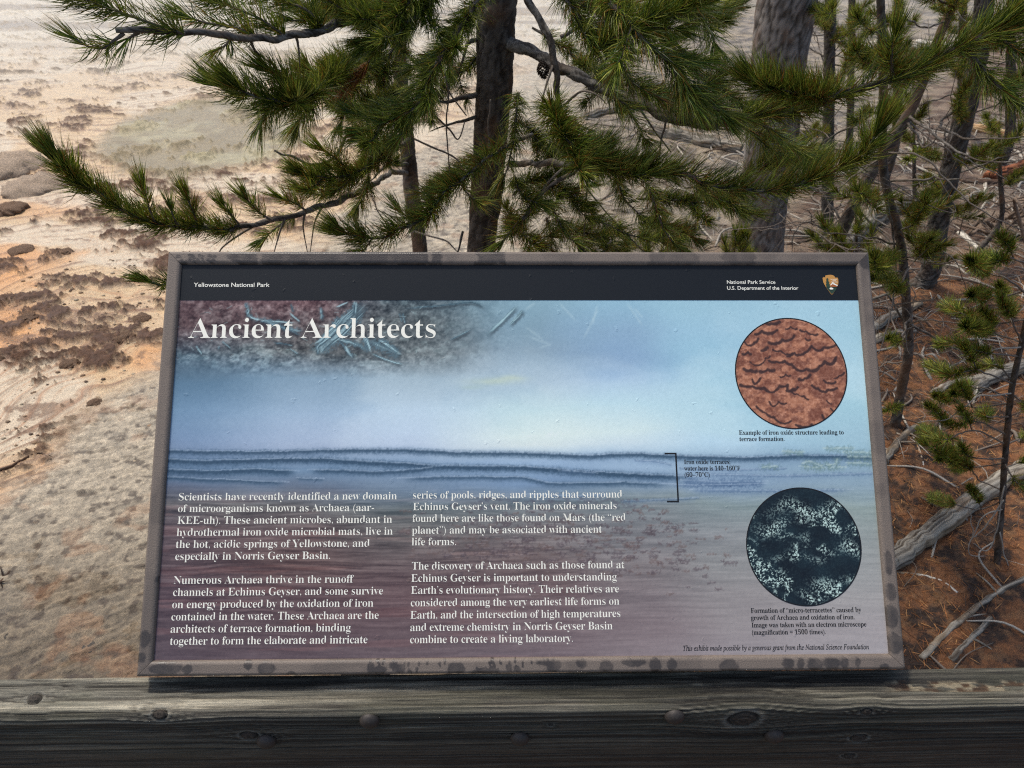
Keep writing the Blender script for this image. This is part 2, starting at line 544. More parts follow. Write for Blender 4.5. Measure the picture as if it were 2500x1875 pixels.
def frame_rail(side):
    pr = rail_profile()
    # densify profile on its face
    P = []
    for i in range(len(pr) - 1):
        a, b2 = pr[i], pr[i + 1]
        k = 14 if (i == 4 - 1) else 1
        for j in range(k): P.append((a[0] + (b2[0] - a[0]) * j / k, a[1] + (b2[1] - a[1]) * j / k))
    P.append(pr[-1])
    N = 760 if side in ('top', 'bottom') else 380
    gap = 0.0003
    V = np.zeros((N, len(P), 3))
    for j, (a, h) in enumerate(P):
        if side in ('top', 'bottom'):
            x = np.linspace(-FW / 2 + a + gap, FW / 2 - a - gap, N)
            y = np.full(N, a if side == 'bottom' else FH - a)
        else:
            y = np.linspace(a + gap, FH - a - gap, N)
            x = np.full(N, -FW / 2 + a if side == 'left' else FW / 2 - a)
        V[:, j] = np.stack([x, y, np.full(N, h)], -1)
    st = stain_field(V[..., 0], V[..., 1], side)
    Fq = grid_faces(N, len(P))
    if side in ('top', 'left'): Fq = Fq[:, ::-1]
    return mesh_np('frame_' + side, V.reshape(-1, 3), Fq[:, ::-1], scal={'stain': st.ravel()}, smooth=False)


for s_ in ('top', 'right', 'bottom', 'left'):
    link('frame_rail', frame_rail(s_), m_frame, sign, PM)
m_dark = mat('dark_back', srgb(34, 31, 30), 0.7)
link('back_plate', boxmesh('back_plate', -FW / 2 + .003, FW / 2 - .003, .003, FH - .003, -.036, -.012), m_dark, sign, PM)
for sx in (-1, 1):
    # support posts and the angled arm that carries the panel
    pm = boxmesh('support_post', sx * .30 - .038, sx * .30 + .038, -.038, .038, -0.3, (O_.z + .12) - GZ, .004)
    link('support_post', pm, mat('post_brown', srgb(84, 74, 68), 0.6, bump=(300, .3, .001)), sign)

# ---- the printed graphic
GW0, GH0 = FW / 2 - FT + .0006, FT - .0006
NX, NY = 760, 440
xs = np.linspace(-GW0, GW0, NX)
ys = np.linspace(FH - GH0, GH0, NY)          # first row = top
X, Y = np.meshgrid(xs, ys)


def to_st(u, v):
    x, y = pan(u, v)
    return (x + GW0) / (2 * GW0), (FH - GH0 - y) / (FH - 2 * GH0)


rowv = [735, 800, 870, 930, 1000, 1060, 1090, 1130, 1180, 1230, 1300, 1370, 1450, 1530, 1600]
colu = [420, 700, 1000, 1300, 1550, 1750, 2100]
TAB = [[(88, 66, 70), (98, 72, 76), (72, 88, 98), (130, 165, 185), (140, 180, 205), (150, 190, 212), (158, 197, 218)],
       [(80, 60, 62), (84, 74, 76), (78, 86, 90), (125, 155, 175), (135, 168, 198), (150, 190, 215), (158, 198, 218)],
       [(72, 90, 104), (84, 88, 90), (82, 92, 98), (135, 160, 180), (132, 164, 198), (148, 190, 215), (158, 198, 218)],
       [(86, 118, 146), (108, 140, 168), (118, 148, 172), (145, 175, 200), (132, 170, 208), (153, 195, 218), (160, 200, 220)],
       [(110, 142, 174), (136, 166, 198), (150, 182, 212), (165, 202, 216), (153, 196, 218), (160, 200, 220), (158, 198, 216)],
       [(118, 144, 178), (140, 164, 198), (156, 184, 216), (196, 219, 222), (184, 212, 220), (165, 202, 222), (155, 190, 210)],
       [(118, 140, 172), (138, 158, 190), (152, 176, 210), (188, 208, 216), (176, 202, 220), (165, 200, 225), (150, 185, 205)],
       [(96, 122, 152), (110, 138, 168), (120, 148, 182), (150, 180, 215), (145, 175, 207), (140, 170, 197), (135, 165, 187)],
       [(90, 100, 122), (98, 112, 134), (104, 124, 148), (114, 142, 177), (125, 152, 182), (130, 155, 182), (135, 160, 180)],
       [(90, 87, 100), (97, 94, 105), (98, 105, 120), (110, 120, 140), (123, 135, 156), (130, 145, 166), (140, 155, 172)],
       [(92, 78, 92), (100, 81, 90), (102, 98, 108), (112, 108, 122), (122, 122, 140), (135, 138, 158), (145, 152, 170)],
       [(92, 76, 88), (96, 76, 82), (100, 87, 97), (110, 95, 105), (122, 115, 130), (138, 138, 155), (150, 152, 170)],
       [(87, 70, 84), (88, 68, 77), (98, 77, 88), (108, 90, 102), (122, 112, 128), (140, 135, 152), (155, 152, 170)],
       [(86, 71, 85), (88, 70, 81), (98, 81, 94), (110, 94, 108), (128, 115, 132), (145, 138, 156), (158, 152, 172)],
       [(86, 72, 87), (90, 75, 89), (100, 86, 100), (112, 98, 114), (132, 120, 138), (148, 140, 160), (160, 154, 175)]]
TAB = np.array(TAB, float)
TAB[9:] *= np.array((.97, .985, .90))
TAB[3:7, 1:5] = TAB[3:7, 1:5] + (255 - TAB[3:7, 1:5]) * .14
tr = np.array([to_st(1250, v)[1] for v in rowv])
tcx = np.array([to_st(u, 1100)[0] for u in colu])
S = (X + GW0) / (2 * GW0); T = (FH - GH0 - Y) / (FH - 2 * GH0)
T2 = T + 0.05 * (fbm(S * 6, T * 8, 301, 4) - 0.5); S2 = S + 0.09 * (fbm(S * 6, T * 6, 311, 4) - 0.5)


def table(S, T):
    out = np.zeros(S.shape + (3,))
    ri = np.clip(np.searchsorted(tr, T) - 1, 0, len(tr) - 2)
    ci = np.clip(np.searchsorted(tcx, S) - 1, 0, len(tcx) - 2)
    ft = np.clip((T - tr[ri]) / (tr[ri + 1] - tr[ri]), 0, 1)[..., None]
    fs = np.clip((S - tcx[ci]) / (tcx[ci + 1] - tcx[ci]), 0, 1)
    fs = (fs * fs * (3 - 2 * fs))[..., None]
    return (TAB[ri, ci] * (1 - fs) + TAB[ri, ci + 1] * fs) * (1 - ft) + (TAB[ri + 1, ci] * (1 - fs) + TAB[ri + 1, ci + 1] * fs) * ft


A = table(S2, T2)                              # display-referred 0..255


def stroke(P, wid, colr, alpha=1.0, soft=0.5, rag=0.0, seed=0, fade=False, taper=False):
    """paint a polyline given in source pixels; wid in source pixels"""
    q = [pan(u, v) for u, v in P]
    wm = wid * 0.00058
    mx = max(1.6 * wm, 0.0056 if wid > 4 else 0.003)
    x0, x1 = min(p[0] for p in q) - mx, max(p[0] for p in q) + mx
    y0, y1 = min(p[1] for p in q) - mx, max(p[1] for p in q) + mx
    i0, i1 = np.searchsorted(xs, [x0, x1]); j0, j1 = np.searchsorted(-ys, [-y1, -y0])
    if i1 <= i0 or j1 <= j0: return
    xx, yy = X[j0:j1, i0:i1], Y[j0:j1, i0:i1]
    best = np.full(xx.shape, 9.0); par = np.zeros(xx.shape)
    for k in range(len(q) - 1):
        ax, ay = q[k]; bx, by = q[k + 1]
        dx, dy = bx - ax, by - ay
        t = np.clip(((xx - ax) * dx + (yy - ay) * dy) / (dx * dx + dy * dy + 1e-12), 0, 1)
        d = np.hypot(xx - ax - t * dx, yy - ay - t * dy)
        par = np.where(d < best, (k + t) / (len(q) - 1), par)
        best = np.minimum(best, d)
    if rag: best = best + rag * wm * (fbm(xx * 500, yy * 500, seed, 3) - 0.5) * 2
    a = alpha * sstep(wm * (0.5 + soft), wm * (0.5 - soft * 0.5), best)
    if mx > .0055 and q[-1][0] - q[0][0] > .03:
        if q[0][0] > -GW0 + .01: a = a * sstep(0, .1, par)
        if q[-1][0] < GW0 - .01: a = a * sstep(1, .88, par)
    if taper: a = a * sstep(0, .22, par) * sstep(1, .75, par)
    if fade: a = a * np.clip(1.15 - par, 0, 1)
    A[j0:j1, i0:i1] = A[j0:j1, i0:i1] * (1 - a[..., None]) + np.array(colr, float) * a[..., None]


R1 = lambda x, y: (380 + x / 2.458, 600 + y / 2.458)
R2 = lambda x, y: (1280 + x / 2.404, 600 + y / 2.404)
R3 = lambda x, y: (380 + x / 2.458, 1080 + y / 2.458)
R4 = lambda x, y: (1280 + x / 2.353, 1080 + y / 2.353)
wz = sstep(.40, .72, fbm(S * 5 + .9 * fbm(S * 3, T * 3, 303, 3), T * 6, 305, 5, .55)) * np.exp(-((T - .36) / .22) ** 2) * sstep(.0, .12, S)
A = A + (255 - A) * (wz * .20)[..., None] * np.array((.9, .97, 1.0))
# mottled shore under the driftwood
su, sv = to_st(*R1(850, 560))
zone = np.exp(-((S - su) / 0.24) ** 4) * sstep(*to_st(*R1(850, 860))[1:], to_st(*R1(850, 640))[1], T + 0.02 * (fbm(S * 9, T * 9, 5, 3) - .5)) if False else \
    np.exp(-((S - su) / 0.25) ** 4) * sstep(to_st(*R1(850, 830))[1], to_st(*R1(850, 640))[1], T + 0.03 * (fbm(S * 9, T * 9, 5, 3) - .5))
mott = fbm(S * 130, T * 90, 321, 4, 0.7)
A = A + (mott[..., None] - 0.5) * 95 * zone[..., None]
A = A + (zone * sstep(0.56, 0.66, fbm(S * 70, T * 60, 331, 3)))[..., None] * np.array((26, 30, 30))
A = A - (zone * sstep(0.56, 0.68, fbm(S * 60, T * 70, 341, 3)))[..., None] * np.array((22, 22, 22))
A = A + ((fbm(S * 300, T * 180, 323, 2, .7)[..., None] - 0.5) * 60 * zone[..., None])
# driftwood strokes
wood = (118, 158, 172)
for P, wd in (([(1280, 335), (1190, 425), (1110, 520), (1000, 610), (975, 660)], 62), ([(1240, 345), (1130, 440), (1010, 560), (960, 600)], 34), ([(1110, 430), (1060, 490)], 30),
              ([(1200, 330), (1190, 420)], 18), ([(1250, 555), (1400, 625), (1480, 655)], 40), ([(1330, 560), (1400, 600), (1465, 645)], 24), ([(1090, 560), (1200, 590), (1290, 635)], 22),
              ([(1100, 560), (1170, 660)], 9), ([(1280, 640), (1400, 690), (1490, 712)], 7), ([(530, 380), (600, 440), (860, 465)], 14),
              ([(620, 430), (760, 490), (900, 515)], 20), ([(700, 460), (880, 540)], 7), ([(990, 360), (1000, 450)], 13),
              ([(1080, 370), (1160, 335)], 6), ([(800, 400), (870, 460)], 6), ([(540, 335), (560, 420)], 14), ([(810, 345), (825, 400)], 7),
              ([(1450, 380), (1700, 360), (1900, 340), (1985, 385)], 7), ([(1480, 400), (1500, 470)], 9), ([(1460, 400), (1480, 460)], 6),
              ([(240, 595), (280, 658)], 8), ([(700, 578), (830, 600)], 6), ([(395, 570), (455, 620)], 5), ([(380, 600), (380, 625)], 5),
              ([(800, 615), (860, 652)], 5), ([(1760, 570), (1900, 500)], 5), ([(2180, 350), (2080, 450), (1980, 540)], 12),
              ([(2212, 380), (2120, 480)], 12), ([(1250, 540), (1290, 640)], 26), ([(1130, 590), (1160, 640), (1190, 675)], 16), ([(965, 600), (975, 655)], 10)):
    q = [R1(*p) for p in P]
    qd = [Vector(p).to_3d() for p in q]
    qd = [(p.x, p.y) for p in catmull(qd, 5)]
    stroke([(u + 2, v + 4) for u, v in qd], wd / 2.2 + 3, (34, 44, 52), 0.45, 0.7, .5, 3, taper=True)
    stroke(qd, wd / 2.3, (92, 122, 138), 0.8, 0.5, 0.7, 3, taper=True)
    nf = max(2, int(wd / 3))
    for k in range(nf):
        o = (k - (nf - 1) / 2) * wd / 2.6 / nf
        i0 = int(rng.random() * len(qd) * .4); i1 = len(qd) - int(rng.random() * len(qd) * .3)
        if i1 - i0 < 3: i0, i1 = 0, len(qd)
        cc_ = (172, 206, 218) if rng.random() < .55 else (44, 66, 80)
        stroke([(u + o + rng.normal() * .4, v + o * .35 + rng.normal() * .4) for u, v in qd[i0:i1]], 1.2 + .8 * rng.random(), cc_, 0.6, 0.5, taper=True)
for P in ([(600, 330), (700, 480)], [(0, 380), (70, 330)], [(200, 330), (310, 450)], [(430, 340), (400, 470)], [(440, 360), (340, 560)], [(120, 560), (0, 470)], [(640, 360), (700, 430)], [(0, 520), (150, 580), (80, 600)]):
    stroke([R2(*p) for p in P], 4, (190, 214, 224), 0.25, 0.9, 0.5, 5, taper=True)
# fallen twigs scattered
for k in range(70):
    u = 410 + rng.random() * 640; v = 745 + rng.random() * 130
    a = rng.random() * PI; L = 4 + rng.random() * 14
    c = (150, 178, 186) if rng.random() < .55 else (40, 40, 44)
    stroke([(u, v), (u + L * math.cos(a), v + L * math.sin(a) * .5)], 1.8, c, 0.5, 0.5)
# soft warm cloud
for (x, y, a, h, c) in ((2010, 815, 150, 22, (182, 200, 186)), (2130, 795, 90, 20, (190, 206, 190)), (1900, 850, 70, 14, (165, 190, 190))):
    cs_, ct_ = to_st(*R1(x, y))
    d = np.hypot((S - cs_) / (a / 2.458 * 0.00058), (T - ct_) / (h / 2.458 * 0.00105))
    k = 0.55 * np.exp(-d ** 2) * (0.6 + 0.8 * fbm(S * 60, T * 90, 351, 3))
    A = A * (1 - k[..., None]) + np.array(c) * k[..., None]
# main terrace lips
J = lambda a_, b_: [R1(*p) for p in a_] + [R4(*p) for p in b_]
LP = [(J([(60, 1232), (300, 1240), (700, 1243), (1000, 1232), (1500, 1228), (1800, 1245), (2212, 1250)], [(200, 74), (380, 82), (600, 70), (900, 85), (1300, 95), (1600, 80), (2010, 88)]), 9, .70),
      (J([(60, 1290), (300, 1300), (600, 1290), (1000, 1285), (1200, 1300), (1500, 1315), (1700, 1330), (2212, 1335)], [(150, 160), (350, 175), (600, 190), (850, 200), (1000, 205)]), 11, .8),
      (J([(60, 1350), (300, 1360), (600, 1350), (860, 1362)], []), 11, .75), (J([(910, 1352), (1150, 1355), (1300, 1365), (1500, 1355), (1680, 1333)], []), 9, .65),
      (J([(60, 1392), (300, 1405), (500, 1412), (800, 1425)], []), 7, .6), (J([(850, 1398), (1010, 1402)], []), 5, .4),
      (J([(1450, 1402), (1750, 1392), (2212, 1395)], [(150, 240), (300, 240), (600, 235), (870, 247)]), 8, .55)]
for P, wd, a in LP:
    q = P
    q2 = []
    for i in range(len(q) - 1):
        for k in range(8):
            t = k / 8
            q2.append((q[i][0] * (1 - t) + q[i + 1][0] * t, q[i][1] * (1 - t) + q[i + 1][1] * t + rng.normal() * .5))
    q2.append(q[-1])
    stroke([(u, v + 6) for u, v in q2], wd * 2.0, (98, 124, 156), a * .45, .9)
    stroke([(u, v + 1.5) for u, v in q2], wd * 1.15, (52, 78, 104), a * .85, .7, .35, 11)
    stroke(q2, wd * .6, (40, 64, 88), a * .8, .6, .6, 11)
    stroke([(u, v - wd * .45) for u, v in q2], 2, (172, 190, 214), .45, .6, .8, 12)
for P, wd, a in (([(900, 225), (1100, 235), (1400, 232)], 14, .55), 
                 ([(640, 105), (760, 110), (850, 130)], 4, .4), ([(900, 150), (1200, 160), (1500, 150)], 5, .4), ([(200, 165), (420, 180)], 6, .3),
                 ([(1000, 185), (1500, 195), (2000, 180)], 6, .4), ([(950, 275), (1300, 280), (1900, 275)], 6, .45), ([(850, 245), (1000, 250), (1400, 240)], 7, .35),
                 ([(0, 300), (300, 310), (500, 300)], 6, .4), ([(560, 340), (800, 330), (1000, 320)], 5, .4)):
    q = [R4(*p) for p in P]
    stroke([(u, v + 3) for u, v in q], wd * 1.9, (104, 130, 166), a * .5, .9)
    stroke(q, wd * .8, (66, 92, 128), a, .7, 1.0, 13)
    stroke([(u, v - wd * .3) for u, v in q], 1.8, (176, 194, 216), .4, .6, .8, 12)
for P in ([(1480, 55), (1610, 60)], [(1720, 38), (1900, 36)], [(1830, 60), (2000, 62)], [(1850, 85), (2010, 88)], [(1580, 140), (1700, 150), (1850, 145)], [(1600, 125), (1640, 112), (1700, 135), (1760, 130)],
          [(1740, 135), (1790, 128), (1800, 100)], [(1370, 145), (1450, 140)], [(1850, 120), (1990, 125)]):
    stroke([R4(*p) for p in P], 8, (98, 126, 130), .55, .7, 1.4, 15)
    stroke([(u, v - 2) for u, v in [R4(*p) for p in P]], 2.5, (184, 204, 204), .5, .7, 1.4, 16)
# small ripples everywhere below the terraces
t0 = to_st(1250, 1185)[1]
low = sstep(t0 - 0.02, t0 + 0.05, T)
rp = fbm(S * 16 + 3, T * 190 + 3 * fbm(S * 9, T * 9, 2, 2), 361, 4, 0.6)
amt = low * (0.35 + 0.65 * sstep(1.0, 0.2, S)) * (1 - 0.55 * sstep(t0 + .18, t0 + .4, T))
A = A + ((rp - 0.5) * 2 * amt * 44)[..., None] * np.array((1.0, .97, .95))
A = A + (sstep(.6, .7, fbm(S * 9, T * 60, 371, 4)) * low * sstep(.75, .2, S) * 12)[..., None] * np.array((1.0, .42, .3))
# brown rock specks in the runoff
for k in range(520):
    u = 1330 + rng.normal() * 260; v = 1325 + rng.normal() * 50 - (u - 1400) * -0.02
    if not (980 < u < 1790 and 1235 < v < 1470): continue
    a = 2 + abs(rng.normal()) * 5
    c = (76, 66, 72) if rng.random() < .6 else (98, 82, 80)
    stroke([(u - a, v), (u + a, v + rng.normal())], 4 * (.5 + rng.random()), c, .5, .6, 1.6, int(k))
    stroke([(u - a * .7, v - 2.5), (u + a * .7, v - 2.5)], 1.6, (152, 142, 148), .35, .6)
for k in range(160):
    u = 1150 + rng.random() * 420; v = 1215 + rng.random() * 30
    stroke([(u, v), (u + 6, v)], 3, (84, 84, 98), .4, .6, 1.5, k)
# print grain, faint vertical drying streaks, right edge keeps pale
A = A + (fbm(S * 330, T * 190, 381, 2)[..., None] - 0.5) * 9
A = np.clip(A, 6, 250)
hb = to_st(700, 732)[1]
PRINT = np.array((1.20, 1.14, 1.00))
Cp = np.clip(lin(A) * PRINT, 0, .88)
me = mesh_np('graphic_panel', np.stack([X, Y, np.full(X.shape, -REC)], -1).reshape(-1, 3), grid_faces(NY, NX)[:, ::-1], colors=Cp.reshape(-1, 3))


def droplet_mat(name, attr=None, color=None, rough=0.30, spec=.5):
    m = mat(name, color or (0, 0, 0), rough, spec, attr=attr)
    n, l = m.node_tree.nodes, m.node_tree.links
    b = n['Principled BSDF']
    tc = n.new('ShaderNodeTexCoord')
    vo = n.new('ShaderNodeTexVoronoi'); vo.inputs['Scale'].default_value = 46; vo.inputs['Randomness'].default_value = 1
    nz = n.new('ShaderNodeTexNoise'); nz.inputs['Scale'].default_value = 150
    ad = n.new('ShaderNodeMixRGB'); ad.inputs[0].default_value = 0.012
    l.new(tc.outputs['Object'], nz.inputs[0]); l.new(tc.outputs['Object'], ad.inputs[1]); l.new(nz.outputs['Color'], ad.inputs[2])
    l.new(ad.outputs[0], vo.inputs[0])
    mr = n.new('ShaderNodeMapRange'); mr.inputs['From Min'].default_value = 0.16; mr.inputs['From Max'].default_value = 0.05
    l.new(vo.outputs['Distance'], mr.inputs[0])
    # only some cells carry a drop
    sp = n.new('ShaderNodeSeparateColor'); l.new(vo.outputs['Color'], sp.inputs[0])
    gt = n.new('ShaderNodeMath'); gt.operation = 'GREATER_THAN'; gt.inputs[1].default_value = 0.6
    l.new(sp.outputs[0], gt.inputs[0])
    mu = n.new('ShaderNodeMath'); mu.operation = 'MULTIPLY'
    l.new(mr.outputs[0], mu.inputs[0]); l.new(gt.outputs[0], mu.inputs[1])
    fn = n.new('ShaderNodeTexNoise'); fn.inputs['Scale'].default_value = 900
    l.new(tc.outputs['Object'], fn.inputs[0])
    b1 = n.new('ShaderNodeBump'); b1.inputs['Strength'].default_value = 0.06; b1.inputs['Distance'].default_value = 0.0005
    l.new(fn.outputs[0], b1.inputs['Height'])
    b2 = n.new('ShaderNodeBump'); b2.inputs['Strength'].default_value = 0.3; b2.inputs['Distance'].default_value = 0.0015
    l.new(mu.outputs[0], b2.inputs['Height']); l.new(b1.outputs[0], b2.inputs['Normal'])
    l.new(b2.outputs[0], b.inputs['Normal'])
    return m


panel = link('graphic_panel', me, droplet_mat('printed_graphic', 'tint'), sign, PM)
# header band
ht = FH - GH0; hbl = pan(450, 733)[1]
hbm = boxmesh('header_band', -GW0, GW0, hbl, ht, -REC - .0002, -REC + .0005)
link('header_band', hbm, droplet_mat('header_black', None, srgb(27, 31, 35), 0.5, .22), panel)

m_white = mat('white_print', srgb(246, 243, 226), 0.6)
m_black = mat('black_print', srgb(12, 14, 18), 0.6)


def bold(s):
    o = ''
    for ch in s:
        if 'A' <= ch <= 'Z': o += chr(0x1D400 + ord(ch) - 65)
        elif 'a' <= ch <= 'z': o += chr(0x1D41A + ord(ch) - 97)
        elif '0' <= ch <= '9': o += chr(0x1D7CE + ord(ch) - 48)
        else: o += ch
    return o


def ital(s):
    o = ''
    for ch in s:
        if ch == 'h': o += '\u210e'
        elif 'A' <= ch <= 'Z': o += chr(0x1D434 + ord(ch) - 65)
        elif 'a' <= ch <= 'z': o += chr(0x1D44E + ord(ch) - 97)
        else: o += ch
    return o


LIFT = 0.0002


STR = 5.0


def text(name, s, u0, u1, v0, v1, size, m, style='serif', offset=-0.006, parent=None, tight=.95):
    """one printed line; starts at source pixel u0, v0 (baseline) and ends at u1, v1"""
    cu = bpy.data.curves.new(name, 'FONT')
    cu.body = {'serif': bold, 'ital': ital, 'sans': (lambda q: q)}[style](s)
    cu.size = 1; cu.offset = offset; cu.resolution_u = 3; cu.fill_mode = 'FRONT'
    o = bpy.data.objects.new(name, cu); col.objects.link(o)
    if style == 'serif':
        # thin the heavy stems but keep the hairlines: offset while the outline is stretched upwards
        cu.space_character = tight
        dg = bpy.context.evaluated_depsgraph_get()
        c2 = o.to_curve(dg, apply_modifiers=False).copy()
        o.to_curve_clear()
        c2.transform(Matrix.Diagonal((1, STR, 1, 1)))
        c2.offset = offset; c2.fill_mode = 'BOTH'; c2.dimensions = '2D'; c2.resolution_u = 3
        o2 = bpy.data.objects.new('t', c2); col.objects.link(o2)
        bpy.data.objects.remove(o); o = o2
    dg = bpy.context.evaluated_depsgraph_get()
    me = bpy.data.meshes.new_from_object(o.evaluated_get(dg))
    bpy.data.objects.remove(o)
    if style == 'serif': me.transform(Matrix.Diagonal((1, 1 / STR, 1, 1)))
    co = np.empty(len(me.vertices) * 3, np.float32); me.vertices.foreach_get('co', co); co = co.reshape(-1, 3)
    x0, x1 = co[:, 0].min(), co[:, 0].max()
    a = pan(u0, v0); b_ = pan(u1, v1)
    wd = math.hypot(b_[0] - a[0], b_[1] - a[1])
    sx = wd / (x1 - x0)
    y = (a[1] + b_[1]) / 2
    co[:, 0] = (co[:, 0] - x0) * sx + a[0]
    co[:, 1] = co[:, 1] * size + y
    co[:, 2] = -REC + (.0007 if style == 'sans' else LIFT)
    me.vertices.foreach_set('co', co.ravel()); me.update()
    me.materials.clear(); me.name = name
    return link(name, me, m, parent or panel)


text('title_lettering', 'Ancient Architects', *[R1(196, 0)[0], R1(1680, 0)[0]], R1(0, 552)[1], R1(0, 554)[1], 0.0448, m_white, offset=-0.017, tight=.93)
text('header_lettering', 'Yellowstone National Park', R1(229, 0)[0], R1(684, 0)[0], R1(0, 247)[1], R1(0, 247)[1], 0.0092, m_white, 'sans', 0.006)
text('header_lettering', 'National Park Service', R2(1189, 0)[0], R2(1473, 0)[0], R2(0, 224)[1], R2(0, 223)[1], 0.0078, m_white, 'sans', 0.006)
text('header_lettering', 'U.S. Department of the Interior', R2(1190, 0)[0], R2(1608, 0)[0], R2(0, 259)[1], R2(0, 258)[1], 0.0078, m_white, 'sans', 0.006)
c1 = [("Scientists have recently identified a new domain", 138, 1447, 350, 340), ("of microorganisms known as Archaea (aar-", 134, 1310, 418, 412),
      ("KEE-uh). These ancient microbes, abundant in", 131, 1418, 491, 481), ("hydrothermal iron oxide microbial mats, live in", 126, 1422, 563, 552),
      ("the hot, acidic springs of Yellowstone, and", 121, 1284, 635, 624), ("especially in Norris Geyser Basin.", 117, 1046, 707, 698),
      ("Numerous Archaea thrive in the runoff", 108, 1188, 850, 840), ("channels at Echinus Geyser, and some survive", 104, 1364, 922, 911),
      ("on energy produced by the oxidation of iron", 99, 1306, 996, 984), ("contained in the water. These Archaea are the", 94, 1338, 1069, 1058),
      ("architects of terrace formation, binding", 89, 1170, 1142, 1133), ("together to form the elaborate and intricate", 86, 1271, 1215, 1205)]
for s, a, b_, y0, y1 in c1:
    text('text_line', s, R3(a, 0)[0], R3(b_, 0)[0], R3(0, y0)[1], R3(0, y1)[1], 0.0154, m_white, offset=-0.018)
c2 = [("series of pools, ridges, and ripples that surround", 1544, 562, 335, 319), ("Echinus Geyser’s vent. The iron oxide minerals", 1545, 530, 405, 385),
      ("found here are like those found on Mars (the “red", 1542, 582, 475, 452), ("planet”) and may be associated with ancient", 1539, 446, 547, 520),
      ("The discovery of Archaea such as those found at", 1537, 576, 762, 724), ("Echinus Geyser is important to understanding", 1534, 531, 834, 795),
      ("Earth’s evolutionary history. Their relatives are", 1533, 544, 905, 865), ("considered among the very earliest life forms on", 1531, 546, 980, 936),
      ("Earth, and the intersection of high temperatures", 1529, 552, 1054, 1007), ("and extreme chemistry in Norris Geyser Basin", 1528, 507, 1128, 1078),
      ("combine to create a living laboratory.", 1527, 279, 1202, 1149)]
for s, a, b_, y0, y1 in c2:
    text('text_line', s, R3(a, 0)[0], R4(b_, 0)[0], R3(0, y0)[1], R4(0, y1)[1], 0.0154, m_white, offset=-0.018)
text('text_line', "life forms.", R3(1537, 0)[0], R3(1802, 0)[0], R3(0, 618)[1], R3(0, 616)[1], 0.0154, m_white, offset=-0.018)
for s, a, b_, y in (("Example of iron oxide structure leading to", 1260, 1875, 1108), ("terrace formation.", 1263, 1527, 1146)):
    text('caption_line', s, R2(a, 0)[0], R2(b_, 0)[0], R2(0, y)[1], R2(0, y)[1], 0.0096, m_black, offset=-0.002)
for s, a, b_, y in (("Iron oxide terraces;", 918, 1183, 124), ("water here is 140–160°F", 918, 1241, 161), ("(60–70°C)", 921, 1065, 198),
                    ("Formation of “micro-terracettes” caused by", 1301, 1936, 977), ("growth of Archaea and oxidation of iron.", 1302, 1898, 1018),
                    ("Image was taken with an electron microscope", 1306, 1966, 1060), ("(magnification = 1500 times).", 1308, 1732, 1103)):
    text('caption_line', s, R4(a, 0)[0], R4(b_, 0)[0], R4(0, y)[1], R4(0, y)[1], 0.0096, m_black, offset=-0.002)
text('credit_line', "This exhibit made possible by a generous grant from the National Science Foundation", R4(912, 0)[0], R4(1980, 0)[0], R4(0, 1197)[1], R4(0, 1188)[1], 0.0098, m_black, 'ital', 0.010)

# bracket
bk = [R4(810, 64), R4(870, 64), R4(884, 340), R4(824, 340)]
q = [Vector((*pan(*p), -REC + LIFT)) for p in bk]
V = []; Fq = []
for i in range(3):
    a, b_ = q[i], q[i + 1]
    d = (b_ - a).normalized(); nn = Vector((-d.y, d.x, 0)) * .0011
    e = d * .0011
    i0 = len(V); dz = Vector((0, 0, .0001 * (i == 1)))
    V += [a - e - nn + dz, b_ + e - nn + dz, b_ + e + nn + dz, a - e + nn + dz]; Fq.append((i0, i0 + 1, i0 + 2, i0 + 3))
link('bracket_mark', mesh_np('bracket_mark', [list(v) for v in V], Fq), m_black, panel)


# ---- round photographs
def disc(name, cu, cv, ru, colf, z):
    cx, cy = pan(cu, cv)
    R = abs(pan(cu + ru, cv)[0] - cx)
    N = 190
    g1 = np.linspace(-1, 1, N)
    gx_, gy_ = np.meshgrid(g1, -g1)
    r = np.hypot(gx_, gy_)
    k = np.where(r > 0.992, 0.992 / np.maximum(r, 1e-6), 1.0)
    PX, PY = gx_ * k, gy_ * k
    Cc = colf(PX, PY)
    Fq = grid_faces(N, N)[:, ::-1]
    rc = r.ravel()
    keep = (rc[Fq].min(axis=1) < 0.992)
    Fq = Fq[keep]
    me = mesh_np(name, np.stack([cx + PX * R, cy + PY * R, np.full(PX.shape, z)], -1).reshape(-1, 3), Fq, colors=np.clip(lin(Cc) * PRINT, 0, .88).reshape(-1, 3))
    o = link(name, me, droplet_mat(name + '_print', 'tint'), panel)
    th = np.linspace(0, 2 * PI, 96, endpoint=False)
    Vr = np.vstack([np.stack([cx + R * k2 * np.cos(th), cy + R * k2 * np.sin(th), np.full(96, z + .0001)], -1) for k2 in (0.985, 1.006)])
    i = np.arange(96)
    link('inset_outline', mesh_np('inset_outline', Vr, np.stack([i, i + 96, (i + 1) % 96 + 96, (i + 1) % 96], -1)), m_black, panel)
    return o


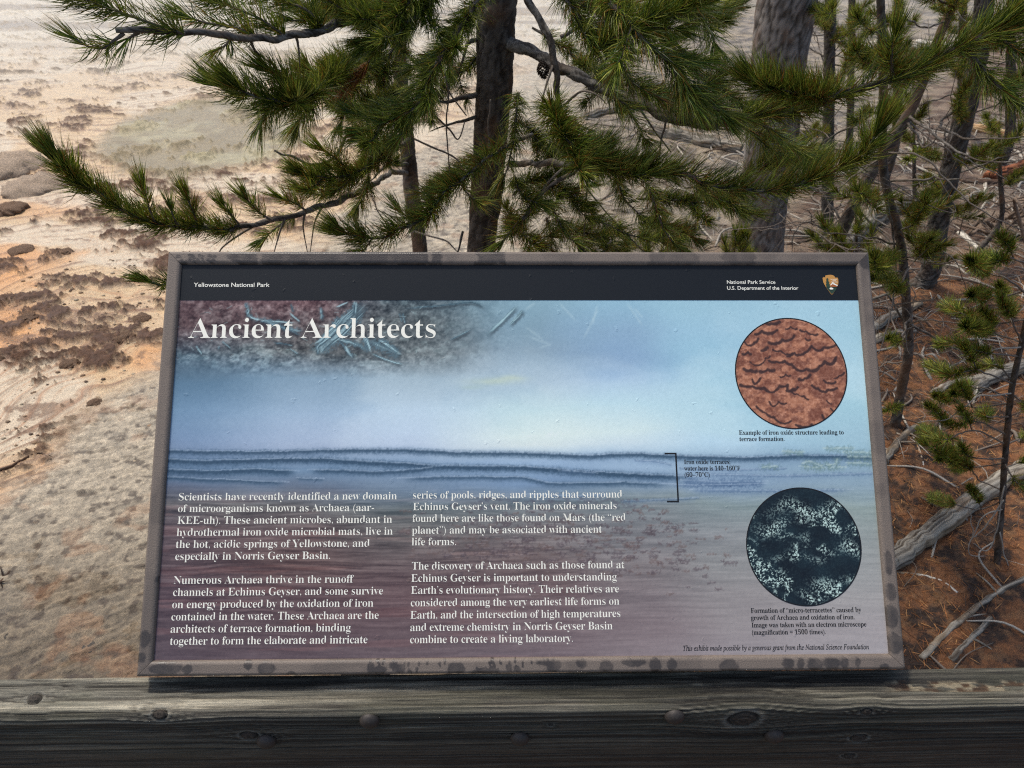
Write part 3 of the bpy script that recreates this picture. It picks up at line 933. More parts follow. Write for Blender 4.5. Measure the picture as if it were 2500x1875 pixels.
def iron(PX, PY):
    w1 = fbm(PX * 4, PY * 4, 401, 4)
    c = mix(np.zeros(PX.shape + (3,)) + np.array((122., 78, 62)), np.array((168., 116, 92)), sstep(.35, .68, fbm(PX * 9, PY * 12, 403, 4)))
    c = c + (fbm(PX * 34, PY * 34, 405, 3)[..., None] - .5) * 52
    # caustic net
    net = np.abs(fbm(PX * 7 + 5, PY * 9, 407, 3) - .5)
    c = c + (np.exp(-(net / .02) ** 2) * 20)[..., None]
    # dark scalloped ledges, from hand-placed polylines in inset coordinates
    LL = [[(-.05, .30), (.08, .36), (.15, .33), (.28, .37), (.40, .49), (.52, .40), (.62, .46), (.84, .50)],
          [(-.38, .22), (-.25, .20), (-.1, .21), (.02, .15), (.15, .04), (.28, .07), (.42, .04), (.52, .12), (.62, .2), (.74, .16), (.83, .28)],
          [(-.72, .20), (-.62, .14), (-.5, .18), (-.44, .27), (-.36, .30)], [(-.80, .56), (-.72, .50), (-.62, .55), (-.55, .62)],
          [(-.36, .55), (-.22, .54), (-.12, .60), (.02, .60), (.1, .68)], [(-.30, .42), (-.16, .40), (-.05, .34), (.05, .36)],
          [(.22, .78), (.32, .76), (.44, .70), (.52, .70)], [(-.42, .92), (-.3, .90), (-.15, .93)], [(.76, -.10), (.86, -.05), (.95, .0)],
          [(.58, -.14), (.66, -.18), (.78, -.17)], [(-.92, -.22), (-.7, -.24), (-.5, -.28), (-.36, -.35), (-.22, -.24), (-.08, -.22), (-.1, -.32), (.02, -.30), (.1, -.26)],
          [(-.02, -.34), (.08, -.38), (.2, -.42), (.28, -.48)], [(.36, -.23), (.46, -.28), (.56, -.34), (.64, -.30), (.8, -.28)], [(-.84, .07), (-.72, .05), (-.62, .03)],
          [(-.42, -.52), (-.36, -.60), (-.26, -.52), (-.12, -.55)], [(-.66, -.60), (-.5, -.72), (-.36, -.80), (-.22, -.90), (-.06, -.86)],
          [(.02, -.93), (.18, -.97), (.3, -.93)], [(.66, -.64), (.76, -.72), (.86, -.60)], [(.5, -.76), (.56, -.86)], [(.14, -.12), (.24, -.10), (.34, -.04)],
          [(-.2, -.08), (-.1, -.03), (-.02, -.05)], [(-.70, -.12), (-.66, -.2), (-.56, -.1)], [(-.55, .02), (-.42, .06), (-.3, .05)], [(.6, -.50), (.68, -.56)],
          [(-.85, .34), (-.75, .38), (-.7, .34)], [(-.6, .70), (-.48, .76), (-.34, .72), (-.2, .78)], [(-.05, .80), (.05, .84), (.16, .80)], [(.3, .62), (.38, .6)], [(-.5, .40), (-.4, .46)]]
    for i, P in enumerate(LL):
        best = np.full(PX.shape, 9.)
        q = []
        for k in range(len(P) - 1):      # sagging scallops between the points
            (ax, ay), (bx, by) = P[k], P[k + 1]
            q += [(ax, ay), (ax * .7 + bx * .3, ay * .7 + by * .3 - .018), (ax * .3 + bx * .7, ay * .3 + by * .7 - .018)]
        q.append(P[-1])
        for k in range(len(q) - 1):
            ax, ay = q[k]; bx, by = q[k + 1]; dx, dy = bx - ax, by - ay
            t = np.clip(((PX - ax) * dx + (PY - ay) * dy) / (dx * dx + dy * dy), 0, 1)
            best = np.minimum(best, np.hypot(PX - ax - t * dx, (PY - ay - t * dy)) + .012 * (fbm(PX * 30, PY * 30, 411, 2) - .5))
        wd = (.019, .024, .014)[i % 3]
        wq = wd * (.45 + 1.1 * fbm(PX * 9 + i, PY * 9, 413, 3))
        c = mix(c, np.array((50., 34, 32)), sstep(wq * 1.6, wq * .5, best) * .86)
    return np.clip(c, 10, 240)


def micro(PX, PY):
    h = fbm(PX * 3.2 + 2, PY * 4.2, 431, 5, .55)
    rid = sstep(.50, .60, fbm(PX * 2.6 + 1 + .8 * h, PY * 3.6 + .5 * h, 433, 4)) * sstep(.30, .55, fbm(PX * 4 + 3, PY * 4, 437, 3))
    for (x, y, a, b2) in ((-.52, .32, .34, .16), (.1, .62, .7, .14), (.8, -.08, .25, .16), (.25, -.18, .3, .09), (-.5, .1, .5, .05), (.72, -.60, .24, .14), (.30, -.62, .25, .2), (.05, -.86, .2, .1), (0, .36, .12, .3), (-.35, -.15, .25, .12)):
        rid = np.maximum(rid, .9 * np.exp(-(((PX - x) / a) ** 2 + ((PY - y + .1 * np.sin(PX * 7)) / b2) ** 2)))
    for (x, y, a, b2) in ((-.5, -.02, .34, .16), (.62, -.36, .38, .2), (-.1, -.36, .4, .14), (.45, .12, .25, .12), (-.05, .3, .22, .1)):
        rid = rid * (1 - .9 * np.exp(-(((PX - x) / a) ** 2 + ((PY - y) / b2) ** 2) ** 2))
    gr = fbm(PX * 46, PY * 46, 441, 3, .7)
    sp = sstep(.50, .64, gr) * (np.clip(rid * 1.25 - .12, 0, 1) + .06)
    c = np.zeros(PX.shape + (3,)) + np.array((12., 22, 28))
    c = c + (h[..., None] - .4) * np.array((20, 36, 40))
    c = mix(c, np.array((186., 214, 214)), np.clip(sp, 0, 1))
    return np.clip(c, 4, 240)


disc('inset_photo', R2(1566, 0)[0], R2(0, 746)[1], 327 / 2.404, iron, -REC + .0002)
disc('inset_photo', R4(1606, 0)[0], R4(0, 596)[1], 329 / 2.353, micro, -REC + .0002)

# ---- arrowhead emblem
ecx, ecy = pan(R2(1798, 0)[0], R2(0, 229)[1])
ew = 96 / 2.404 * .000605; eh = 118 / 2.404 * .00063
outl = [(-.30, .47), (-.12, .50), (.12, .50), (.26, .45), (.31, .36), (.46, .36), (.50, .30), (.49, .10), (.42, -.08), (.28, -.28), (.06, -.49), (-.02, -.50), (-.2, -.30),
        (-.36, -.08), (-.47, .12), (-.50, .32), (-.46, .38), (-.33, .38)]
green = [(-.34, -.10), (.40, -.10), (.28, -.28), (.06, -.46), (-.02, -.47), (-.2, -.28)]
tree = [(-.28, -.14), (-.33, .02), (-.28, .03), (-.32, .15), (-.27, .16), (-.28, .27), (-.21, .36), (-.14, .27), (-.15, .16), (-.09, .14), (-.13, .03), (-.07, .01), (-.10, -.14)]
mount = [(-.05, -.02), (.04, .06), (.12, .13), (.20, .07), (.30, .02), (.43, -.03), (.38, -.08), (.2, -.02), (.1, .03), (.0, -.06)]
brown = [(-.05, -.06), (.1, .03), (.38, -.08), (.36, -.12), (-.02, -.12)]
bison = [(-.13, -.20), (-.08, -.16), (.02, -.16), (.1, -.19), (.12, -.24), (.02, -.26), (-.1, -.25)]
Vv, Ff, mi = [], [], []
for k, (pl, mi_) in enumerate(((outl, 0), (green, 1), (tree, 1), (mount, 2), (brown, 3), (bison, 2))):
    i0 = len(Vv)
    z = -REC + .0006 + .0002 * (1 + k)
    Vv += [(ecx + x * ew, ecy + y * eh, z) for x, y in pl]
    Ff.append(tuple(range(i0, i0 + len(pl)))); mi.append(mi_)
me = bpy.data.meshes.new('arrowhead_emblem'); me.from_pydata(Vv, [], Ff)
for m_ in (mat('emblem_tan', srgb(196, 142, 72), .45), mat('emblem_green', srgb(46, 68, 52), .45), m_white, mat('emblem_brown', srgb(160, 92, 48), .45)): me.materials.append(m_)
me.polygons.foreach_set('material_index', mi)
link('arrowhead_emblem', me, None, panel)
for s, yy, x0, x1 in (('NATIONAL', .235, -.02, .40), ('PARK', .165, .10, .34), ('SERVICE', .095, .02, .40)):
    cu = bpy.data.curves.new('e', 'FONT'); cu.body = s; cu.size = 1; cu.offset = .01; cu.resolution_u = 2; cu.fill_mode = 'FRONT'
    o = bpy.data.objects.new('e', cu); col.objects.link(o)
    me = bpy.data.meshes.new_from_object(o.evaluated_get(bpy.context.evaluated_depsgraph_get()))
    bpy.data.objects.remove(o)
    co = np.empty(len(me.vertices) * 3, np.float32); me.vertices.foreach_get('co', co); co = co.reshape(-1, 3)
    co[:, 0] = (co[:, 0] - co[:, 0].min()) / np.ptp(co[:, 0]) * (x1 - x0) * ew + ecx + x0 * ew
    co[:, 1] = co[:, 1] * 0.0021 + ecy + yy * eh
    co[:, 2] = -REC + .0022
    me.vertices.foreach_set('co', co.ravel()); me.materials.clear()
    link('emblem_lettering', me, m_white, panel)

# =================================================================== TIMBER RAIL
BT = O_.z - 0.029                       # top of the timber
def hit_z(u, v, z):
    r = ray(u, v); t = (z - CAM.z) / r.z
    return CAM + r * t
pa, pb = hit_z(0, 1656, BT), hit_z(2500, 1625, BT)
bdir = (pb - pa).normalized()
bang = math.atan2(bdir.y, bdir.x)
bmid = (pa + pb) / 2
TD, TH = 0.060, 0.190                   # depth and height of the timber
prof = []
R_ = 0.013
prof.append((0.0, -TH)); prof.append((0.0, -0.004)); prof.append((-0.002, -0.0008))
for k in range(22): prof.append((-0.003 - (TD - R_ - 0.003) * k / 21, 0.0))
for k in range(1, 13):
    a = k / 13 * PI / 2
    prof.append((-(TD - R_) - R_ * math.sin(a), -R_ + R_ * math.cos(a)))
for k in range(118): prof.append((-TD, -R_ - (TH - R_) * k / 117))
prof.append((0.0, -TH - 0.0002))
prof = np.array(prof)
arc = np.concatenate([[0], np.cumsum(np.hypot(*np.diff(prof, axis=0).T))])
i_edge = 24
arc = arc - arc[3]                       # 0 at the far top edge, grows towards the viewer and down the face
NXb = 1300
xb = np.linspace(-1.25, 1.25, NXb)
BX, BA = np.meshgrid(xb, arc, indexing='ij')


def rail_local(u, v):
    """x along the timber and arc length for a source pixel on its top or front face"""
    p = hit_z(u, v, BT) - bmid
    ca, sa = math.cos(-bang), math.sin(-bang)
    x = p.x * ca - p.y * sa; y = p.x * sa + p.y * ca
    if y > -TD: return x, -y - 0.003
    # on the front face
    r = ray(u, v)
    nrm = Vector((-math.sin(bang), math.cos(bang), 0))
    o = bmid + nrm * (-TD)
    t = (o - CAM).dot(nrm) / r.dot(nrm)
    q = CAM + r * t
    p = q - bmid
    return p.x * ca - p.y * sa, (TD - R_) + R_ * PI / 2 + max(0, (BT - R_) - q.z) - 0.003


knots = [(85, 1705, .007), (387, 1743, .0075), (1815, 1757, .016), (2122, 1730, .006), (2097, 1802, .009), (2072, 1846, .007), (608, 1796, .009), (1345, 1770, .003)]
kn = [(*rail_local(u, v), r) for u, v, r in knots]
warpA = np.zeros_like(BA)
kmask = np.zeros_like(BA); kring = np.zeros_like(BA); kd = np.full(BA.shape, 9.)
for i, (kx, ka, kr) in enumerate(kn):
    dx = (BX - kx) / (kr * 4.5); da = (BA - ka)
    warpA += -np.sign(da) * kr * 1.15 * np.exp(-np.abs(dx) ** 2) * np.exp(-np.abs(da) / (kr * 2.6))
    d = np.hypot((BX - kx) / 1.25, da) / kr
    kd = np.minimum(kd, d)
gA = BA + warpA + 0.006 * (fbm(BX * 2.2, BA * 6, 501, 3) - .5) + .0012 * (fbm(BX * 14, BA * 60, 503, 3) - .5)
front = sstep(TD - R_ * 1.6, TD + .02, BA)
f1 = fbm(BX * 1.1 + 30, gA * 330, 511, 3, .55)              # growth ring ridges
f2 = fbm(BX * 3.5, gA * 1100, 513, 3, .6)                   # fine fibre
f3 = fbm(BX * 5, gA * 90, 515, 3)
ridge = sstep(.35, .65, f1)
crack = sstep(.40, .30, fbm(BX * .8 + 7, gA * 150, 517, 3)) * sstep(.45, .6, fbm(BX * 2.5, gA * 12, 519, 3))
splitl = np.zeros_like(BA)
for (u, v) in ((300, 1785), (900, 1775), (1600, 1790), (2250, 1806), (150, 1672), (500, 1830), (1150, 1842), (1950, 1838), (700, 1762), (1450, 1812), (1300, 1706), (2350, 1770), (2300, 1700), (60, 1740)):
    x, a = rail_local(u, v)
    splitl += np.exp(-((gA - a + .004 * (fbm(BX * 3, BX * 0, int(u), 3) - .5)) / .0009) ** 2) * sstep(.30, .12, np.abs(BX - x))
splitl = np.clip(splitl, 0, 1)
inner = sstep(1.05, .8, kd)
# torn pale splinters on the near top edge, right of the sign
xs_, as_ = rail_local(2400, 1672)
torn = sstep(.15, .11, np.abs(BX - xs_)) * sstep(.010, .006, np.abs(BA - as_ + .004 * (fbm(BX * 20, BA * 0, 523, 3) - .5)))
pale = lin((176, 172, 156)); mid = lin((116, 114, 104)); dk = lin((58, 55, 50))
Cb = mix(mid + np.zeros(BA.shape + (3,)), dk, sstep(.62, .34, f1) * .92)
Cb = mix(Cb, pale, sstep(.55, .75, f3) * .55 * (.3 + .7 * ridge))
Cb = Cb * (.50 + .80 * f2[..., None])
Cb = mix(Cb, lin((82, 84, 66)), sstep(.5, .7, fbm(BX * 6, BA * 22, 527, 4)) * .3)
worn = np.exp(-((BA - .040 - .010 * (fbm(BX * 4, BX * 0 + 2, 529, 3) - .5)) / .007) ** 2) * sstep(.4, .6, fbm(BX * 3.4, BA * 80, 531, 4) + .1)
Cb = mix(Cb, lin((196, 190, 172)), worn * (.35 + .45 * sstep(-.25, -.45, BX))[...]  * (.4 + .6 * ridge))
Cb = Cb * (.74 + .30 * sstep(-.30, -.50, BX))[..., None] * (1 - .40 * sstep(TD - .004, TD + .02, BA))[..., None]  # front face's shade painted into the wood colour
Cb = mix(Cb, lin((70, 58, 48)), sstep(TD + .05, TD + .12, BA) * .5)      # browner low on the face, its deeper shade painted in
# sign's drop shadow painted as dark patches under its lip
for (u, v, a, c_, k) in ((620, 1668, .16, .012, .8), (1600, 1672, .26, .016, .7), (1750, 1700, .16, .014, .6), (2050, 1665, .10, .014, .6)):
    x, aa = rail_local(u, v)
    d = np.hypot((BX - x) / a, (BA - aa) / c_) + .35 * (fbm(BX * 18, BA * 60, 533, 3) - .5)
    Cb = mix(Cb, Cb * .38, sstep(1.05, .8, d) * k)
Cb = Cb * np.array((1.05, 1.0, .92))
Cb = mix(Cb, lin((24, 21, 18)), np.clip(crack * .7 + splitl * .95, 0, 1))
rings = .5 + .5 * np.cos(kd * 14)
Cb = mix(Cb, lin((64, 56, 48)) * (.5 + .7 * rings[..., None]), inner * .9)
Cb = mix(Cb, lin((18, 16, 14)), np.exp(-((kd - 1.02) / .14) ** 2) * .95)
Cb = mix(Cb, lin((150, 146, 134)), np.exp(-((kd - 1.35) / .22) ** 2) * .3)
tn = fbm(BX * 90, BA * 160, 541, 3)
Cb = mix(Cb, mix(np.zeros(Cb.shape) + lin((142, 130, 106)), lin((80, 60, 42)), sstep(.42, .62, tn)), torn * sstep(.45, .58, fbm(BX * 30, BA * 130, 547, 3) + .05) * .9)
disp = .0017 * (ridge - .5) + .0006 * (f2 - .5) + .0010 * (f3 - .5) - .0020 * crack - .0030 * splitl
disp += -.0035 * np.exp(-((kd - 1.02) / .16) ** 2) + inner * (.0010 + .001 * rings) - torn * .004 * tn + .0025 * (fbm(BX * 5, BA * 9, 543, 3) - .5)
# normals of the profile
tn_ = np.gradient(prof, axis=0); nr = np.stack([-tn_[:, 1], tn_[:, 0]], -1); nr /= np.linalg.norm(nr, axis=1)[:, None] + 1e-9
nr = -nr if nr[10][1] < 0 else nr
Yb = prof[None, :, 0] + disp * nr[None, :, 0]; Zb = prof[None, :, 1] + disp * nr[None, :, 1]
rail = thing('timber_rail', 'weathered grey timber rail with round bolt heads running in front of the sign', 'railing', (bmid.x, bmid.y, GZ))
RM = Matrix.Translation((0, 0, BT - GZ)) @ Matrix.Rotation(bang, 4, 'Z')
m_wood = mat('weathered_wood', attr='tint', rough=.72, spec=.35, noise=(6, .50, (2.5, 130, 130)), bump=(7, .9, .003, (2.5, 110, 110)))
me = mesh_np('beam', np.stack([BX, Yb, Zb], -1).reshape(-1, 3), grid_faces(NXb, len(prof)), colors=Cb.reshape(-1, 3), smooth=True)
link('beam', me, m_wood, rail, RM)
m_bolt = mat('bolt_iron', srgb(58, 53, 49), .55, .4, noise=(160, .25), bump=(400, .5, .001), metallic=.2)
bolts = [(901, 1747, .0138), (652, 1806, .0138), (1269, 1799, .0138), (1648, 1738, .0138), (1889, 1793, .0138)]
th = np.linspace(0, 2 * PI, 20, endpoint=False)
bp_ = [(1.0, 0), (1.0, .12), (.94, .32), (.80, .50), (.58, .64), (.32, .72), (.08, .75)]
for i, (u, v, r) in enumerate(bolts):
    x, a = rail_local(u, v)
    z = -(a + .003 - (TD - R_) - R_ * PI / 2) - R_
    V = np.vstack([np.stack([r * k * np.cos(th), np.full(20, -r * h), r * k * np.sin(th)], -1) for k, h in bp_])
    n_ = len(bp_)
    ii = np.arange(n_ - 1)[:, None] * 20 + np.arange(20)[None]; jj = np.arange(n_ - 1)[:, None] * 20 + (np.arange(20)[None] + 1) % 20
    Fq = np.stack([ii, jj, jj + 20, ii + 20], -1).reshape(-1, 4)
    V = np.vstack([V, [[0, -r * .752, 0]]]); k = np.arange(20)
    Ft = np.stack([k + (n_ - 1) * 20, (k + 1) % 20 + (n_ - 1) * 20, np.full(20, len(V) - 1)], -1)
    me = mesh_np('bolt_head', V, Fq, Ft, smooth=True)
    link('bolt_head', me, m_bolt, rail, RM @ Matrix.Translation((x, -TD - .0005, z)) @ Matrix.Rotation(rng.random() * .3 - .1, 4, 'Y'))
for sx in (-1.12, 1.12):
    link('post', boxmesh('post', sx - .07, sx + .07, .002, .142, -.25, BT - GZ - .02, .006), mat('post_wood', srgb(104, 100, 92), .8, noise=(9, .25, (30, 30, 4)), bump=(20, .5, .004, (20, 20, 3))), rail, Matrix.Rotation(bang, 4, 'Z'))

# =================================================================== VEGETATION
m_bark = mat('pine_bark_dark', srgb(74, 66, 58), .9, .2, noise=(26, .5, (1, 1, .35)), bump=(40, 1.0, .02, (1, 1, .4)))
m_bark2 = mat('pine_bark_grey', srgb(128, 122, 116), .9, .2, noise=(22, .42, (1, 1, .5)), bump=(32, 1.0, .03, (1, 1, .5)))
m_twig = mat('twig_bark', srgb(92, 84, 74), .9, .2, noise=(60, .35), bump=(120, .9, .006))
m_dead = mat('dead_wood', srgb(152, 146, 134), .85, .2, noise=(30, .35, (1, 1, 1)), bump=(60, .8, .006))
m_log = mat('bleached_log', srgb(160, 152, 138), .9, .2, noise=(16, .45, (1, 1, 1)), bump=(24, 1.0, .012))
m_tan = mat('fresh_wood', srgb(196, 168, 128), .8, .2, noise=(30, .3), bump=(50, .6, .006))
m_darkw = mat('dark_dead_wood', srgb(70, 58, 48), .9, .2, noise=(30, .4), bump=(60, .8, .006))
m_needle = mat('pine_needles', attr='tint', rough=.42, spec=.28)
_n, _l = m_needle.node_tree.nodes, m_needle.node_tree.links
_tr = _n.new('ShaderNodeBsdfTranslucent'); _mx = _n.new('ShaderNodeMixShader'); _mx.inputs[0].default_value = .25
_at = [q for q in _n if q.type == 'ATTRIBUTE'][0]
_l.new(_at.outputs['Color'], _tr.inputs[0])
_out = _n['Material Output']
_l.new(_n['Principled BSDF'].outputs[0], _mx.inputs[1]); _l.new(_tr.outputs[0], _mx.inputs[2]); _l.new(_mx.outputs[0], _out.inputs[0])
GREEN = [lin((96, 112, 36)), lin((122, 130, 44)), lin((66, 88, 34)), lin((142, 142, 62))]
BROWN = lin((150, 108, 44)); DEADN = lin((128, 74, 40))


def needle_arrays(base, tip_dir, bend, length, width, colr):
    """curved flat needles: base (n,3), direction (n,3), bend (n,3) vector added at the tip, all vectorised"""
    n = len(base)
    side = np.cross(tip_dir, rng.normal(size=(n, 3))); side /= np.linalg.norm(side, axis=1)[:, None] + 1e-9
    L = length[:, None]; W = (width[:, None] * .5)
    p0 = base
    p1 = base + tip_dir * L * .5 + bend * L * .12
    p2 = base + tip_dir * L * .93 + bend * L * .48
    V = np.stack([p0 - side * W, p0 + side * W, p1 - side * W, p1 + side * W, p2], 1).reshape(-1, 3)
    k = np.arange(n) * 5
    Q = np.stack([k, k + 1, k + 3, k + 2], -1)
    Tt = np.stack([k + 2, k + 3, k + 4], -1)
    Cc = np.repeat(colr, 5, axis=0)
    return V, Q, Tt, Cc


def brush(path, per_m=2600, nl=.048, start=0.0, end=1.0, lean=.75, up=.35, brown=.08, wid=.0013, seed=0, tipfan=True, dark=1.0):
    """needles along a path of points (list of Vectors); returns arrays"""
    P = np.array([list(p) for p in path]); seg = np.linalg.norm(np.diff(P, axis=0), axis=1)
    cum = np.concatenate([[0], np.cumsum(seg)]); Lt = cum[-1]
    per_m *= .50; nl *= 1.28; wid *= 1.2
    n = int(per_m * Lt * (end - start))
    t = (start + (end - start) * rng.random(int(n * 1.5))) * Lt
    gap = vnoise(t * 34 + seed * 7.7, t * 0 + seed, 77)
    t = t[rng.random(len(t)) < np.clip(.15 + 1.25 * gap, 0, 1)]
    n = len(t)
    nt_ = 0
    if tipfan:
        nt_ = int(n * .10) + 14
        t = np.concatenate([t, Lt - rng.random(nt_) ** 1.5 * .02])
    n = len(t)
    i = np.clip(np.searchsorted(cum, t) - 1, 0, len(seg) - 1)
    f = ((t - cum[i]) / seg[i])[:, None]
    base = P[i] * (1 - f) + P[i + 1] * f
    T_ = (P[i + 1] - P[i]) / seg[i][:, None]
    # smooth tangent
    order = np.argsort(t); t = t[order]
    i = i[order]; base = base[order]; T_ = T_[order]
    tipm = (t > Lt - .02)
    cl = np.arange(n) // 8 + rng.integers(0, 4, n) * 100000
    _, cl = np.unique(cl, return_inverse=True)
    cr_ = rng.normal(size=(cl.max() + 1, 3)) * 1.0; cl_len = .62 + .62 * rng.random(cl.max() + 1)
    r = cr_[cl] + rng.normal(size=(n, 3)) * .34; r -= (r * T_).sum(1)[:, None] * T_; r /= np.linalg.norm(r, axis=1)[:, None] + 1e-9
    r[:, 2] += up * .6
    ln = lean * .8 + .3 * rng.normal(size=n)
    if tipfan:
        ln[tipm] = 1.4 + .7 * rng.random(tipm.sum())
    d = T_ * ln[:, None] + r
    d /= np.linalg.norm(d, axis=1)[:, None]
    bend = T_ * .45 + np.array([0, 0, up * .8])[None, :] - r * .25 + rng.normal(size=(n, 3)) * .20
    length = nl * (.84 + .26 * rng.random(n)) * cl_len[cl]
    pos = (t / Lt)
    c = np.array(GREEN)[rng.integers(0, 4, n)] * (.45 + 1.25 * rng.random(n) ** 1.5)[:, None]
    # fascicle-scale patches of tone
    tone = .72 + .85 * vnoise(t * 60 + seed, np.zeros(n) + seed * 3.1, 7)
    c = c * tone[:, None] * dark
    bm_ = rng.random(n) < brown * (1.6 - pos)
    c[bm_] = BROWN * (.6 + .6 * rng.random(bm_.sum()))[:, None]
    dm = rng.random(n) < brown * .25
    c[dm] = DEADN * (.7 + .5 * rng.random(dm.sum()))[:, None]
    return needle_arrays(base, d, bend, length, np.full(n, wid) * (.8 + .4 * rng.random(n)), c)


def rel(tree, arr):
    V = arr[0] - np.array(list(tree.location))
    return (V,) + tuple(arr[1:])


PAL = {'twig': ((56, 50, 44), (112, 106, 98), (96, 82, 68)), 'mid': ((48, 43, 38), (98, 92, 86), (88, 72, 60)), 'dark': ((58, 50, 44), (96, 88, 80), (112, 84, 62)), 'grey': ((72, 66, 60), (134, 128, 122), (112, 92, 78)),
       'log': ((74, 64, 54), (150, 142, 128), (136, 112, 84)), 'white': ((130, 120, 104), (206, 198, 182), (170, 140, 104)),
       'tan': ((128, 96, 64), (206, 176, 134), (150, 104, 66)), 'red': ((72, 42, 28), (150, 92, 62), (112, 62, 40)), 'brown': ((44, 34, 28), (98, 80, 66), (84, 60, 44))}


def wood_tube(q, rads, kind, sides, seed, rel_=.06, plate=True):
    """bark or weathered wood: displaced dense tube with its own colour; rel_ = relief as a fraction of the radius"""
    pts = np.array([list(p) for p in q]); n = len(pts)
    Lc = np.concatenate([[0], np.cumsum(np.linalg.norm(np.diff(pts, axis=0), axis=1))])
    V, Q, Tt = tube_arrays(q, rads, sides)
    th = np.linspace(0, 2 * PI, sides, endpoint=False)
    r = np.asarray(rads)[:, None]
    cx_, cy_ = np.cos(th)[None, :] * r, np.sin(th)[None, :] * r
    z = Lc[:, None] + 0 * cx_
    if plate:
        f = 1 / (.0065 if kind in ('grey', 'mid') else .011)
        a = fbm(cx_ * f + 31, z * f * (.9 if kind == 'grey' else .35) + cy_ * f, seed, 4, .55); crack = sstep(.50, .38, a)
        fine = fbm(cx_ * 260 + cy_ * 90, z * 160 + cy_ * 200, seed + 1, 3)
        big = fbm(cx_ * 24 + 9, z * 14 + cy_ * 24, seed + 2, 3)
    else:
        a = fbm(cx_ * 130 + 40, z * 2.2 + cy_ * 130, seed, 4, .6); crack = sstep(.46, .36, a)
        fine = fbm(cx_ * 420, z * 12 + cy_ * 420, seed + 1, 3)
        big = fbm(cx_ * 24 + 9, z * 7 + cy_ * 24, seed + 2, 3)
    d = rel_ * ((a - .5) * 1.2 - crack * .7 + (fine - .5) * .5 + (big - .5) * 1.6)
    ctr = pts[:, None, :]
    VV = V[:-2].reshape(n, sides, 3)
    VV = ctr + (VV - ctr) * (1 + d)[..., None]
    dk_, lt_, wm_ = [lin(c) for c in PAL[kind]]
    Cc = mix(lt_ + np.zeros(a.shape + (3,)), dk_, np.clip(crack * .85 + sstep(.55, .35, fine) * .5, 0, 1))
    Cc = mix(Cc, wm_, sstep(.52, .66, big) * .55) * (.65 + .7 * fine)[..., None]
    V = np.vstack([VV.reshape(-1, 3), V[-2:]])
    Cc = np.vstack([Cc.reshape(-1, 3), Cc[0, 0][None], Cc[-1, 0][None]])
    return V, Q, Tt, Cc


m_woodtube = mat('bark_and_wood', attr='tint', rough=.88, spec=.22, bump=(320, .6, .002))
KIND = {}


def trunk(tree, pts, rads, m=m_bark, sides=22, rough=.10, name='trunk', n=10, seed=1):
    q = catmull(pts, n)
    r = np.interp(np.linspace(0, 1, len(q)), np.linspace(0, 1, len(rads)), rads)
    kind = ('grey' if rads[0] > .12 else 'mid') if m is m_bark2 else 'dark'
    # resample evenly
    P_ = np.array([list(p) for p in q]); sg = np.linalg.norm(np.diff(P_, axis=0), axis=1); cu_ = np.concatenate([[0], np.cumsum(sg)])
    vis = min(cu_[-1], 4.2)
    step = max(.010, float(np.mean(rads)) * .16)
    tt = np.arange(0, cu_[-1], step)
    P2 = [Vector([float(np.interp(t_, cu_, P_[:, c])) for c in range(3)]) for t_ in tt]
    r2 = np.interp(tt, cu_, r)
    sides = max(12, min(72, int(2 * PI * float(np.mean(rads)) / .008)))
    V, Q, Tt, Cc = wood_tube(P2, r2, kind, sides, seed, .045 if kind == 'grey' else .11)
    V = V - np.array(list(tree.location))
    return link(name, mesh_np(name, V, Q, Tt, colors=Cc, smooth=True), m_woodtube, tree)


